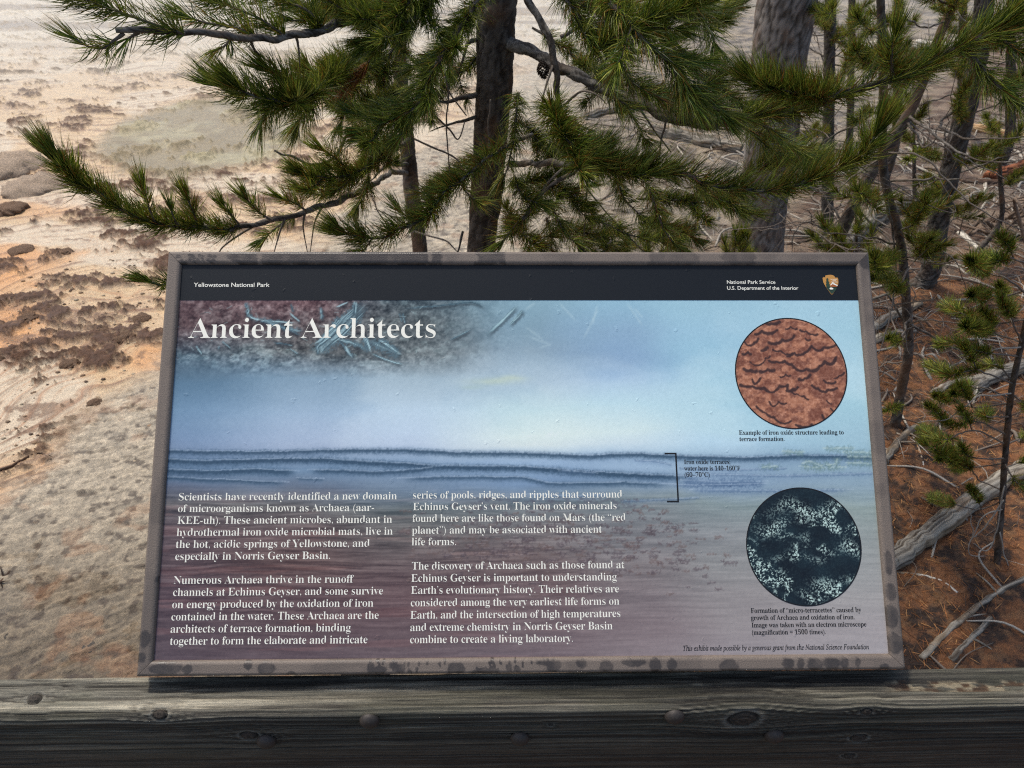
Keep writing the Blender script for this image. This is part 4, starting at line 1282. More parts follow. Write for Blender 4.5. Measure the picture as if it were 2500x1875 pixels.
def bough(tree, pts, r0, r1=.0022, needles=None, shoots=(), m=m_twig, name='branch', sides=7, jit=.006, seed=0, fill=0):
    """one limb as a part; all its needles as one sub-part. shoots: list of (fraction, [points]) side twigs with needles"""
    q = catmull(pts, 8)
    kk = rng.random(3) * 50
    arcl = 0
    qn = []
    for i, p in enumerate(q):
        if i: arcl += (q[i] - q[i - 1]).length
        e = min(1, i / 6, )
        xx = np.array([arcl * 22.0])
        off = Vector([float(vnoise(xx + kk[c], xx * 0 + c, 5)[0] - .5) * 2 for c in range(3)])
        qn.append(p + off * jit * e)
    q = qn
    r = np.linspace(1, 0, len(q)) ** .8 * (r0 - r1) + r1
    bark = r0 >= .0048
    if bark:
        P_ = np.array([list(p) for p in q]); cu_ = np.concatenate([[0], np.cumsum(np.linalg.norm(np.diff(P_, axis=0), axis=1))])
        tt = np.arange(0, cu_[-1], .0045)
        q2 = [Vector([float(np.interp(t_, cu_, P_[:, c_])) for c_ in range(3)]) for t_ in tt]
        r2 = np.interp(tt, cu_, r) * (1 + .25 * (vnoise(tt * 30, tt * 0 + seed, 5) - .5))
        parts = [wood_tube(q2, r2, 'twig' if m is m_twig else 'log', max(9, int(r0 * 1400)), seed, .16)]
    else:
        cc_ = lin((112, 102, 92)) if m is m_twig else lin((160, 152, 140))
        V_, Q_, T_ = tube_arrays(q, r, sides + 1, .16, seed)
        parts = [(V_, Q_, T_, np.repeat(cc_[None], len(V_), 0))]
    nd = []
    if fill and needles:
        kw = dict(needles); kw.update(start=.15, per_m=needles.get('per_m', 5000) * .62, nl=needles.get('nl', .05) * .85); kw.pop('end', None); kw.pop('tipfan', None)
        shoots = list(shoots) + auto_shoots(tree, [q[int(k * (len(q) - 1) / 6)] for k in range(7)], fill, .12, max(.3, needles.get('start', 0) + .05), .93, .25, kw)
    if needles: nd.append(brush(q, seed=seed, **needles))
    for sh in shoots:
        sp, kw = sh
        qq = catmull(sp, 6)
        V_, Q_, T_ = tube_arrays(qq, np.linspace(max(.0022, r0 * .35), .0012, len(qq)), 6, .2, seed)
        parts.append((V_, Q_, T_, np.repeat(lin((104, 94, 84))[None], len(V_), 0)))
        if kw is not None: nd.append(brush(qq, seed=seed + 5, **kw))
    A_ = merge(parts)
    V, Q, Tt, Cx = rel(tree, A_)
    o = link(name, mesh_np(name, V, Q, Tt, colors=Cx, smooth=True), m_woodtube, tree)
    if nd:
        V, Q, Tt, Cc = rel(tree, merge(nd))
        k = link('needles', mesh_np('needles', V, Q, Tt, colors=Cc), m_needle, o)
        k['kind'] = 'stuff'
    return o


def A2(L, D=None):
    """list of (u, v) or (u, v, D) in the 2212 px view -> points"""
    return [at(p[0], p[1], p[2] if len(p) > 2 else D) for p in L]


def auto_shoots(tree, pts, n, L, frm=.35, to=.95, droop=0.0, kw=None, side=1.0):
    """side twigs leaving a limb alternately"""
    q = catmull(pts, 8)
    out = []
    for k in range(n):
        f = frm + (to - frm) * (k + rng.random() * .6) / n
        i = min(len(q) - 2, int(f * (len(q) - 1)))
        b0 = q[i]; t = (q[i + 1] - q[i]).normalized()
        s = t.cross(Vector((0, 0, 1))).normalized() * (1 if k % 2 else -1) * side
        d = (t * .8 + s * .7 + Vector((0, 0, .15 - droop)) + Vector(rng.normal(size=3)) * .25).normalized()
        l2 = L * (.6 + .7 * rng.random())
        out.append(([b0, b0 + d * l2 * .5 + Vector((0, 0, -droop * l2 * .1)), b0 + (d + Vector((0, 0, .25 - droop * .5))) * l2], kw))
    return out


# ---- tree 1: the dark pine just behind the sign
def up_to(p, q, h):
    """continue a trunk upwards"""
    d = (p - q).normalized()
    return p + d * h


D1 = 2.45
b1 = at(1030, 640, D1)
tp = [Vector((b1.x - .03, D1, gz(b1.x, D1) - .1)), at(1030, 640, D1), at(1040, 540, D1), at(1052, 400, D1), at(1066, 200, D1), at(1074, 0, D1)]
tp = tp + [up_to(tp[-1], tp[-2], .9), up_to(tp[-1], tp[-2], 2.6)]
pine = thing('pine_tree', 'dark-barked pine with long needled limbs rising behind the middle of the sign', 'tree', (tp[0].x, D1, GZ))
trunk(pine, tp, [.066, .056, .053, .056, .060, .061, .055, .02], m_bark, 26, .12)
NK = dict(per_m=4600, nl=.050)
# long right limb from the trunk, dipping, then rising to the upper right corner
limb = A2([(1100, 95, 2.42), (1150, 112, 2.35), (1205, 145, 2.25), (1290, 190, 2.15), (1390, 228, 2.05), (1490, 262, 1.98), (1585, 264, 1.92), (1680, 240, 1.88),
           (1790, 214, 1.84), (1900, 178, 1.8), (2005, 140, 1.78), (2100, 90, 1.75), (2230, 38, 1.72)])
sh = [(A2([(1800, 212, 1.84), (1740, 205, 1.78), (1680, 192, 1.74), (1625, 172, 1.72)]), dict(per_m=14000, nl=.062, brown=.12, up=.6)),
      (A2([(1930, 172, 1.8), (1925, 120, 1.76), (1935, 70, 1.74)]), dict(per_m=6500, nl=.050, brown=.1)),
      (A2([(2090, 110, 1.76), (2150, 180, 1.7), (2230, 240, 1.66)]), dict(per_m=6500, nl=.055, brown=.08, up=0)),
      (A2([(2120, 90, 1.76), (2170, 40, 1.74), (2240, -20, 1.72)]), dict(per_m=6500, nl=.055)),
      (A2([(2150, 75, 1.74), (2200, 110, 1.70), (2260, 140, 1.66)]), dict(per_m=6500, nl=.055)),
      (A2([(1595, 262, 1.92), (1640, 300, 1.98), (1700, 345, 2.02)]), dict(per_m=3200, nl=.06, up=0)),
      (A2([(1640, 262, 1.92), (1690, 300, 1.98), (1735, 335, 2.02)]), dict(per_m=3200, nl=.06, up=0))]
bough(pine, limb, .020, .005, dict(per_m=8500, nl=.060, start=.56, end=1, brown=.13, tipfan=False, lean=.6), sh, seed=3, sides=9)
# the heavy branch that drops beside the trunk
bough(pine, A2([(1128, -60, 2.3), (1140, 0, 2.28), (1172, 45, 2.25), (1190, 95, 2.22), (1200, 150, 2.2), (1212, 230, 2.2), (1222, 275, 2.2), (1205, 308, 2.2)]), .012, .007, None,
      [(A2([(1218, 228, 2.2), (1255, 198, 2.15), (1290, 205, 2.1), (1310, 225, 2.08)]), None),
       (A2([(1195, 140, 2.2), (1178, 190, 2.15), (1165, 250, 2.1)]), None)], m_twig, seed=4)
# lower right foxtail bough
L2 = A2([(1100, 355, 2.4), (1190, 352, 2.1), (1334, 367, 1.9), (1416, 371, 1.84), (1490, 384, 1.8), (1578, 405, 1.76), (1668, 410, 1.72), (1740, 396, 1.68), (1812, 362, 1.65), (1866, 330, 1.62), (1892, 288, 1.6)])
bough(pine, L2, .010, .002, dict(per_m=10500, nl=.060, start=.36, brown=.13, up=.5, lean=.62), seed=6)
bough(pine, A2([(1190, 220, 2.0), (1205, 262, 1.9), (1230, 312, 1.85), (1290, 350, 1.85), (1350, 362, 1.86)]), .005, .002, dict(per_m=13000, nl=.066, brown=.10, lean=.4), seed=7, fill=4)
# top right hanging foxtails
bough(pine, A2([(1230, -120, 2.1), (1298, -20, 1.9), (1345, 30, 1.8), (1392, 83, 1.75), (1442, 128, 1.72), (1500, 195, 1.7), (1560, 248, 1.7)]), .008, .002, dict(per_m=7000, nl=.062, start=.15, up=-.1, brown=.07), seed=8, fill=5)
bough(pine, A2([(1180, -110, 2.1), (1230, 0, 1.95), (1270, 60, 1.9), (1300, 100, 1.86)]), .006, .002, dict(per_m=6500, nl=.058, up=.1), seed=9, fill=5)
bough(pine, A2([(1290, 110, 1.85), (1350, 60, 1.8), (1420, 30, 1.76), (1500, 8, 1.72), (1540, -10, 1.7)]), .005, .002, dict(per_m=7500, nl=.060, up=.5, brown=.05), seed=10, fill=2)
bough(pine, A2([(1410, -90, 2.0), (1460, -20, 1.9), (1520, 40, 1.85), (1552, 100, 1.82)]), .005, .002, dict(per_m=5200, nl=.060, up=-.1, brown=.06), seed=11, fill=1)
bough(pine, A2([(1290, 100, 2.0), (1320, 180, 1.98), (1365, 245, 1.98), (1400, 305, 2.0)]), .004, .002, dict(per_m=2600, nl=.06, up=-.1), seed=12)
bough(pine, A2([(1340, 140, 1.95), (1380, 190, 1.93), (1450, 230, 1.93), (1520, 260, 1.95)]), .004, .002, dict(per_m=4200, nl=.055, up=.1), seed=13, fill=4)
# hanging shoot in front of the trunk
bough(pine, A2([(1120, 200, 2.25), (1116, 262, 2.15), (1108, 330, 2.08), (1086, 388, 2.04)]), .004, .0018, dict(per_m=5200, nl=.055, up=-.15, brown=.1), seed=14)
# bough dropping left across the thin trunk
L3 = A2([(1110, -170, 2.35), (1040, -10, 2.15), (975, 78, 2.0), (928, 170, 1.92), (890, 232, 1.88), (838, 268, 1.85), (790, 285, 1.83)])
bough(pine, L3, .009, .002, dict(per_m=7600, nl=.056, start=.25, up=.05, brown=.05), seed=15, fill=7)
bough(pine, A2([(1060, -160, 2.4), (980, -60, 2.2), (910, 20, 2.05), (850, 60, 1.98), (790, 90, 1.95)]), .008, .002, dict(per_m=8500, nl=.056, start=.15, up=.1, brown=.03, dark=.9), seed=16, fill=8)
bough(pine, A2([(1040, -120, 2.3), (940, -40, 2.1), (870, 10, 2.0), (800, 25, 1.98), (740, 15, 1.95)]), .006, .002, dict(per_m=8500, nl=.056, start=.2, up=.1, brown=.03, dark=.9), seed=17, fill=8)
# lower left foxtail pointing left, crossing in front of the trunks
L4 = A2([(1150, 290, 2.3), (1068, 331, 2.0), (989, 392, 1.85), (924, 462, 1.76), (860, 500, 1.7), (800, 514, 1.66), (735, 500, 1.64)])
bough(pine, L4, .006, .002, dict(per_m=8500, nl=.056, start=.28, up=.35, brown=.14), seed=18, fill=3)
# tufts low in the middle and right
for i, (L, kw) in enumerate([([(1225, 355, 2.2), (1180, 400, 2.1), (1130, 470, 2.0), (1085, 530, 1.95)], dict(per_m=5200, nl=.055, up=.1, brown=.18, start=.3)),
                             ([(1190, 430, 2.1), (1210, 480, 2.05), (1250, 540, 2.0)], dict(per_m=6200, nl=.055, up=.1, brown=.14)),
                             ([(1110, 380, 2.1), (1130, 420, 2.05), (1170, 440, 2.0)], dict(per_m=8500, nl=.055, up=.3, brown=.05)),
                             ([(1400, 395, 2.1), (1420, 450, 2.05), (1440, 500, 2.0), (1475, 540, 2.0)], dict(per_m=6500, nl=.055, up=.1, brown=.16)),
                             ([(1330, 380, 2.2), (1350, 430, 2.15), (1390, 470, 2.1)], dict(per_m=5200, nl=.055, up=0, brown=.08)),
                             ([(1240, 420, 2.3), (1290, 470, 2.25), (1370, 510, 2.2), (1430, 520, 2.2)], dict(per_m=4200, nl=.055, up=.3, brown=.1)),
                             ([(1180, 470, 2.3), (1190, 520, 2.25), (1200, 570, 2.2)], dict(per_m=6200, nl=.055, up=.1, brown=.2)),
                             ([(1320, 520, 2.3), (1300, 550, 2.2), (1270, 580, 2.15)], dict(per_m=5200, nl=.05, up=.3, brown=.1)),
                             ([(1500, 400, 2.1), (1560, 430, 2.05), (1600, 450, 2.0)], dict(per_m=6200, nl=.05, up=.1, brown=.1))]):
    bough(pine, A2(L), .004, .0018, kw, seed=30 + i)
# fuller foliage behind the front boughs
for i, (L, kw, fl_) in enumerate([
        ([(1110, -60, 2.6), (1020, 20, 2.5), (960, 110, 2.4), (930, 150, 2.35)], dict(up=.0), 4), ([(1060, 100, 2.6), (990, 160, 2.5), (930, 215, 2.4), (880, 260, 2.35)], dict(up=.1), 4),
        ([(1040, 330, 2.6), (980, 370, 2.5), (930, 420, 2.4)], dict(up=.1, brown=.2), 2),
        ([(1150, 60, 2.6), (1230, 110, 2.5), (1290, 160, 2.4), (1330, 220, 2.35)], dict(up=.0), 5), ([(1180, -40, 2.7), (1300, 20, 2.6), (1400, 60, 2.5), (1480, 120, 2.45)], dict(up=.1), 6),
        ([(1250, -80, 2.7), (1380, -30, 2.5), (1480, 10, 2.4), (1550, 30, 2.35)], dict(up=.2), 6), ([(1300, 180, 2.6), (1390, 190, 2.5), (1470, 215, 2.4), (1540, 245, 2.4)], dict(up=.0), 5),
        ([(1110, 420, 2.5), (1150, 390, 2.4), (1200, 400, 2.35), (1260, 440, 2.3)], dict(up=.2), 4), ([(1120, 260, 2.5), (1160, 300, 2.4), (1200, 360, 2.35)], dict(up=.0), 3),
        ([(1090, 480, 2.5), (1120, 500, 2.3), (1160, 530, 2.2)], dict(up=.2, brown=.22), 4), ([(1200, 500, 2.5), (1260, 500, 2.4), (1340, 530, 2.4)], dict(up=.2), 4),
        ([(1380, 430, 2.5), (1450, 430, 2.4), (1520, 440, 2.3), (1580, 430, 2.3)], dict(up=.1), 4), ([(1380, 480, 2.4), (1450, 490, 2.3), (1500, 520, 2.3)], dict(up=.1, brown=.2), 3),
        ([(1600, 380, 2.3), (1680, 350, 2.2), (1750, 345, 2.2)], dict(up=.4), 3), ([(1480, 130, 2.6), (1540, 180, 2.5), (1600, 220, 2.45)], dict(up=-.1), 3),
        ([(860, -40, 2.6), (780, 10, 2.5), (700, 30, 2.4), (640, 20, 2.35)], dict(up=.2), 5), ([(900, 20, 2.6), (850, 110, 2.5), (830, 160, 2.4)], dict(up=-.1), 4), ([(860, 110, 2.6), (790, 150, 2.5), (740, 150, 2.4)], dict(up=.1), 4)]):
    k_ = dict(per_m=6800, nl=.056, brown=.10, dark=.9, start=.1); k_.update(kw)
    bough(pine, A2(L), .005, .002, k_, seed=400 + i, fill=fl_)
# pale dead limbs on the left of the trunk
for i, L in enumerate([[(1040, 202, 2.45), (1000, 213, 2.4), (965, 218, 2.36), (940, 216, 2.34)], [(1035, 85, 2.45), (1012, 95, 2.42), (1000, 130, 2.4), (985, 165, 2.38)],
                       [(1040, 248, 2.45), (1005, 262, 2.4), (975, 268, 2.38), (930, 285, 2.35)], [(940, 250, 2.4), (975, 285, 2.38), (992, 300, 2.38), (1004, 262, 2.38)],
                       [(960, 165, 2.3), (975, 205, 2.3), (1010, 250, 2.3)], [(1060, 215, 2.3), (1056, 260, 2.3), (1055, 330, 2.3), (1045, 390, 2.3)],
                       [(895, 300, 2.3), (960, 330, 2.3), (990, 350, 2.3), (1015, 400, 2.3)], [(1240, 372, 2.1), (1180, 410, 2.05), (1140, 460, 2.0), (1100, 520, 2.0)],
                       [(1000, 500, 2.4), (990, 540, 2.35), (970, 600, 2.3)], [(895, 500, 2.5), (960, 520, 2.4), (990, 545, 2.35)],
                       [(1440, 250, 2.0), (1430, 300, 2.02), (1424, 350, 2.02)], [(1190, 215, 2.3), (1220, 250, 2.3), (1290, 290, 2.3)], [(1300, 60, 2.2), (1340, 150, 2.2), (1400, 260, 2.2), (1450, 330, 2.2)],
                       [(1210, 80, 2.2), (1270, 60, 2.2), (1310, 110, 2.2), (1380, 210, 2.2)], [(1260, 400, 2.3), (1330, 480, 2.3), (1410, 560, 2.3)], [(1500, 170, 2.3), (1490, 210, 2.3), (1480, 240, 2.3)],
                       [(1270, 360, 2.3), (1265, 450, 2.3), (1262, 520, 2.3)], [(970, 180, 2.35), (966, 260, 2.35), (970, 380, 2.35)]]):
    bough(pine, A2(L), [.0095, .0075, .0065, .0035, .0035, .003, .0035, .007, .005, .004, .0035, .007, .005, .006, .003, .002, .003, .003][i], .0018, None, name='dead_twig', seed=50 + i, jit=.003)
# boughs above the frame that shade the group
for i in range(11):
    h = 2.1 + i * .16
    a = i * 2.4
    r_ = .9 - i * .03
    p0 = Vector((tp[5].x, D1, h))
    d = Vector((math.cos(a), math.sin(a), 0))
    pts = [p0, p0 + d * r_ * .35 + Vector((0, 0, .02)), p0 + d * r_ * .7 + Vector((0, 0, -.02)), p0 + d * r_ + Vector((0, 0, .10))]
    bough(pine, pts, .012, .002, dict(per_m=3000, nl=.055, start=.3), auto_shoots(pine, pts, 6, .3, kw=dict(per_m=3500, nl=.055)), seed=80 + i)


# cone on the limb (a part)
def cone(tree, c, size, ax=Vector((0.2, -.3, -1))):
    q = ax.normalized().to_track_quat('Z', 'Y').to_matrix()
    parts = []
    for k in range(70):
        f = (k + .5) / 70
        z = (f - .5) * 1.5
        R = math.sin(PI * (f * .85 + .12)) * .55
        a = k * 2.39996
        d = Vector((math.cos(a), math.sin(a), 0)); t = Vector((-math.sin(a), math.cos(a), 0))
        b0 = Vector((0, 0, z)); s_ = .17
        tipp = b0 + d * (R + .15) + Vector((0, 0, .22))
        v = [b0 + d * R * .4 - t * s_ * .6, b0 + d * R * .4 + t * s_ * .6, b0 + d * R + t * s_, tipp, b0 + d * R - t * s_, b0 + d * R * .9 + Vector((0, 0, .14))]
        V = np.array([list(c + (q @ p) * size) for p in v])
        parts.append((V, None, np.array([(0, 1, 2), (0, 2, 4), (4, 2, 3), (4, 3, 5), (5, 3, 2), (0, 4, 5), (1, 5, 2), (0, 5, 1)])))
    V, Q, Tt, _x = rel(tree, merge(parts))
    return link('pine_cone', mesh_np('pine_cone', V, None, Tt), m_darkw, tree)


cone(pine, at(1236 * .36 + 708 + 20, 150, 2.2), .030)

# ---- tree 2: thin dark pine to the left
D2 = 2.95
b2 = at(912, 600, D2)
tp2 = [Vector((b2.x + .03, D2, GZ - .1)), b2, at(905, 520, D2), at(890, 420, D2), at(882, 330, D2), at(870, 220, D2), at(860, 100, D2), at(852, 0, D2)]
tp2 += [up_to(tp2[-1], tp2[-2], 1.2)]
thin = thing('pine_tree', 'thin dark pine with upturned foxtail boughs, left of the thickest dark trunk', 'tree', (tp2[0].x, D2, GZ))
trunk(thin, tp2, [.040, .036, .035, .034, .032, .030, .028, .026, .012], m_bark, 18, .12, seed=5)
# long low bough reaching far left, foxtail tip
L5 = A2([(880, 374, 2.95), (845, 372, 2.6), (800, 400, 2.3), (740, 432, 2.1), (684, 448, 1.95), (612, 472, 1.85), (522, 489, 1.75), (432, 493, 1.68), (378, 491, 1.64), (324, 479, 1.6),
         (288, 472, 1.58), (223, 432, 1.55), (162, 378, 1.52), (136, 356, 1.5), (120, 336, 1.5)])
tk = dict(per_m=6800, nl=.042, brown=.10, lean=1.0, up=.4)
sh = [(A2([(335, 481, 1.6), (322, 450, 1.58), (305, 400, 1.57)]), dict(per_m=6000, nl=.040, brown=.12, start=.35, lean=1.1)),
      (A2([(425, 492, 1.68), (420, 465, 1.66), (398, 415, 1.64)]), dict(per_m=7000, nl=.040, brown=.2, start=.35, lean=1.0)),
      (A2([(385, 491, 1.64), (375, 470, 1.62), (368, 445, 1.62)]), dict(per_m=6000, nl=.036, start=.2)),
      (A2([(520, 489, 1.75), (500, 465, 1.73), (478, 438, 1.72)]), dict(per_m=7000, nl=.040, start=.3, lean=1.1)),
      (A2([(590, 478, 1.8), (560, 458, 1.78), (528, 425, 1.76)]), dict(per_m=8000, nl=.042, start=.2, brown=.12)),
      (A2([(660, 455, 1.9), (640, 440, 1.88), (600, 425, 1.86)]), dict(per_m=8000, nl=.044, start=.1, brown=.2)),
      (A2([(640, 462, 1.9), (600, 490, 1.88), (565, 520, 1.86)]), dict(per_m=5200, nl=.042, up=.1)),
      (A2([(560, 482, 1.8), (520, 505, 1.78), (480, 535, 1.77), (470, 560, 1.77)]), None),
      (A2([(660, 455, 1.9), (655, 490, 1.9), (664, 545, 1.9)]), None), (A2([(616, 472, 1.85), (605, 500, 1.84), (592, 545, 1.84)]), None),
      (A2([(700, 440, 2.0), (680, 480, 2.0), (670, 545, 2.0)]), None)]
bough(thin, L5, .0105, .0022, dict(per_m=11000, nl=.049, start=.735, brown=.12, up=.4, lean=.65), sh, seed=101, sides=8)
# top left limb
L6 = A2([(862, -20, 2.9), (830, 8, 2.4), (796, 29, 2.1), (702, 61, 1.85), (641, 77, 1.75), (583, 86, 1.68), (522, 79, 1.62), (450, 76, 1.56), (396, 74, 1.52), (324, 68, 1.48), (273, 71, 1.45), (254, 72, 1.44)])
sh = [(A2([(268, 72, 1.45), (250, 85, 1.44), (225, 103, 1.43), (190, 100, 1.42), (160, 82, 1.42)]), dict(per_m=6500, nl=.046, start=.2, brown=.04, up=.2)),
      (A2([(400, 74, 1.52), (340, 55, 1.5), (270, 30, 1.48), (200, 5, 1.46), (140, -25, 1.45)]), dict(per_m=7800, nl=.060, brown=.02, dark=.7, up=.1)),
      (A2([(300, 70, 1.47), (285, 78, 1.46), (275, 84, 1.45)]), dict(per_m=1200, nl=.050, up=-.9, brown=.05)),
      (A2([(560, 84, 1.68), (510, 60, 1.66), (450, 50, 1.65), (400, 35, 1.65)]), dict(per_m=6500, nl=.052, brown=.08, up=.15)),
      (A2([(620, 80, 1.72), (560, 40, 1.7), (500, 15, 1.7), (430, -10, 1.7)]), dict(per_m=7800, nl=.054, brown=.04)),
      (A2([(700, 62, 1.85), (660, 20, 1.8), (600, 0, 1.8), (520, -25, 1.78)]), dict(per_m=7800, nl=.054, brown=.05)),
      (A2([(690, 64, 1.84), (670, 45, 1.82), (620, 45, 1.8)]), dict(per_m=8000, nl=.044, brown=.05)),
      (A2([(640, 78, 1.75), (645, 105, 1.76), (648, 145, 1.77)]), None),
      (A2([(540, 82, 1.64), (548, 104, 1.66), (560, 118, 1.7), (600, 150, 1.75), (620, 190, 1.78)]), None),
      (A2([(500, 79, 1.6), (490, 95, 1.6), (470, 108, 1.6)]), dict(per_m=3200, nl=.040, up=-.4))]
bough(thin, L6, .0105, .0045, None, sh, seed=102, sides=9)
# shaggy clump left of the thin trunk, with one rusty spray
bough(thin, A2([(830, 60, 2.7), (770, 110, 2.2), (715, 170, 1.9), (660, 212, 1.75), (600, 222, 1.68), (540, 205, 1.64), (505, 188, 1.62)]), .007, .002, dict(per_m=9500, nl=.062, start=.50, up=.45, brown=.05, lean=.6),
      [(A2([(650, 212, 1.75), (620, 175, 1.72), (575, 150, 1.7)]), dict(per_m=8000, nl=.055, brown=.12, up=.4)), (A2([(680, 195, 1.8), (660, 240, 1.78), (640, 270, 1.78)]), dict(per_m=5600, nl=.055, up=-.2, brown=.08)),
       (A2([(600, 222, 1.68), (570, 250, 1.66), (560, 275, 1.66)]), dict(per_m=3800, nl=.055, up=-.2))], seed=103, fill=2)
bough(thin, A2([(840, 90, 2.8), (800, 130, 2.4), (765, 180, 2.2), (730, 215, 2.1), (690, 190, 2.05), (672, 165, 2.03)]), .006, .002, dict(per_m=8500, nl=.055, start=.35, up=.1, brown=.10),
      [(A2([(750, 190, 2.1), (745, 240, 2.08), (735, 270, 2.06)]), dict(per_m=5800, nl=.055, up=-.3, brown=.1)), (A2([(800, 140, 2.3), (790, 220, 2.28), (795, 300, 2.26), (782, 345, 2.26)]), dict(per_m=2500, nl=.05, up=-.3, brown=.2))], seed=104, fill=2)
bough(thin, A2([(850, 200, 2.85), (830, 225, 2.5), (800, 240, 2.3), (790, 230, 2.2)]), .005, .002, dict(per_m=7000, nl=.06, up=.3), seed=105)
bough(thin, A2([(862, 240, 2.8), (848, 300, 2.5), (810, 350, 2.2), (760, 375, 2.1), (700, 385, 2.05), (655, 375, 2.0)]), .006, .002, dict(per_m=8500, nl=.055, start=.3, brown=.16, up=.3),
      [(A2([(760, 375, 2.1), (730, 345, 2.08), (690, 320, 2.06)]), dict(per_m=5600, nl=.05, brown=.12)), (A2([(790, 370, 2.15), (740, 400, 2.12), (690, 420, 2.1), (650, 410, 2.1)]), dict(per_m=7500, nl=.055, brown=.12)),
       (A2([(800, 360, 2.2), (790, 410, 2.18), (770, 450, 2.18)]), dict(per_m=5600, nl=.055, up=-.2, brown=.16)), (A2([(820, 345, 2.25), (800, 320, 2.2), (785, 290, 2.18)]), dict(per_m=5600, nl=.055, brown=.16))], seed=106, fill=5)
bough(thin, A2([(882, 300, 2.9), (840, 330, 2.6), (790, 280, 2.3), (750, 300, 2.2), (728, 340, 2.15), (690, 358, 2.1), (655, 352, 2.08), (620, 338, 2.06), (590, 320, 2.05)]), .0065, .003, None,
      [(A2([(655, 352, 2.08), (665, 372, 2.08), (690, 390, 2.08)]), None)], m_twig, 'dead_twig', seed=107)
for i, L in enumerate([[(888, 355, 2.95), (850, 356, 2.8), (820, 368, 2.7), (800, 392, 2.65)], [(800, 270, 2.6), (790, 350, 2.6), (800, 420, 2.6), (838, 490, 2.6)], [(760, 460, 2.5), (778, 500, 2.5), (770, 560, 2.5)],
                       [(905, 460, 2.9), (850, 470, 2.8), (810, 450, 2.75)], [(900, 130, 2.9), (960, 160, 2.85), (1000, 150, 2.8)]]):
    bough(thin, A2(L), [.010, .003, .006, .003, .006][i], .002, None, (), m_twig, 'dead_twig', seed=110 + i)
bough(thin, A2([(900, 420, 2.9), (950, 400, 2.7), (990, 385, 2.6)]), .004, .002, dict(per_m=4500, nl=.05, start=.3, brown=.2), seed=120)
# rusty dead spray
dead = []
q = catmull(A2([(800, 130, 2.05), (775, 155, 2.02), (745, 178, 2.0)]), 6)
_g, _b = GREEN, BROWN
GREEN = [lin((140, 84, 52))] * 4
V, Q, Tt, Cc = rel(thin, brush(q, per_m=7000, nl=.05, lean=2.2, up=-.3, brown=.3))
GREEN = _g
V0, Q0, T0 = rel(thin, tube_arrays(q, np.linspace(.003, .0015, len(q)), 5))
o = link('branch', mesh_np('branch', V0, Q0, T0, smooth=True), m_twig, thin); o['label'] = 'twig with rust-red dead needles'
k = link('needles', mesh_np('needles', V, Q, Tt, colors=Cc), m_needle, o); k['kind'] = 'stuff'
# small low tuft peeping out at the left edge of the sign
bough(thin, [Vector((at(400, 660, 1.62).x + .02, 1.75, .25)), at(400, 640, 1.55), at(352, 618, 1.5), at(318, 612, 1.48)], .004, .002, dict(per_m=7500, nl=.036, start=.4, lean=.9), seed=130)

# ---- tree 3: thick grey trunk, right
D3 = 4.3
b3 = at(1640, 600, D3)
big = thing('pine_tree', 'thickest trunk, pale grey flaky bark, behind the right half of the sign', 'tree', (b3.x, D3, GZ))
tp3 = [Vector((b3.x - .02, D3, GZ - .1)), b3, at(1645, 500, D3), at(1662, 300, D3), at(1682, 130, D3), at(1700, 0, D3)]
tp3 += [up_to(tp3[-1], tp3[-2], 1.5), up_to(tp3[-1], tp3[-2], 3.5)]
trunk(big, tp3, [.175, .152, .142, .142, .150, .156, .14, .10], m_bark2, 34, .06, seed=8)
for i, L in enumerate([[(1600, 0, 4.1), (1570, 20, 3.8), (1560, 50, 3.6)], [(1640, 560, 3.9), (1600, 535, 3.7), (1603, 505, 3.6)], [(1755, 20, 4.2), (1790, 30, 3.9), (1800, 20, 3.8)]]):
    bough(big, A2(L), .01, .003, dict(per_m=5000, nl=.06), seed=140 + i)
# background pines and thin stems
def small_tree(name, label, pts, rads, m, boughs, cat='tree', seed=0, twigs=()):
    base = pts[0]
    t = thing(name, label, cat, (base.x, base.y, GZ))
    trunk(t, pts, rads, m, 14, .12, seed=seed, n=8)
    for i, (L, r, kw) in enumerate(boughs):
        bough(t, A2(L), r, .0015, kw, seed=seed * 10 + i)
    for i, (L, r) in enumerate(twigs):
        bough(t, A2(L), r, .0013, None, name='dead_twig', m=m_twig, seed=seed * 10 + i + 50)
    return t


def base_at(u, D): return Vector((at(u, 500, D).x, D, GZ - .08))


BK = dict(per_m=3300, nl=.055, brown=.16, wid=.0017)
small_tree('pine_tree', 'slightly leaning grey-brown pine trunk at the right, rising out of the litter', [base_at(2000, 4.1) + Vector((-.06, 0, 0)), at(2003, 600, 4.1), at(2030, 470, 4.1), at(2062, 330, 4.1), at(2098, 190, 4.1), at(2120, 60, 4.1), at(2135, -80, 4.1), at(2160, -300, 4.1)],
           [.075, .062, .058, .055, .052, .048, .045, .03], m_bark2,
           [([(2080, 260, 4.1), (2070, 230, 3.8), (2085, 190, 3.6)], .008, BK), ([(2055, 350, 4.1), (2020, 340, 3.8), (1990, 330, 3.6), (1960, 345, 3.5)], .007, dict(BK, start=.4)),
            ([(2040, 430, 4.1), (2000, 420, 3.8), (1980, 440, 3.7)], .006, dict(BK, start=.3)), ([(2000, 560, 4.1), (2030, 570, 3.9), (2060, 560, 3.8)], .006, dict(BK, start=.3)),
            ([(2040, 430, 4.1), (2010, 385, 3.9), (1985, 400, 3.8)], .005, dict(BK, start=.3))], seed=20,
           twigs=[([(2090, 220, 4.1), (2030, 270, 3.7), (2100, 300, 3.4), (2230, 296, 3.2)], .009), ([(2060, 330, 4.1), (2100, 350, 3.7), (2180, 390, 3.5)], .006)])
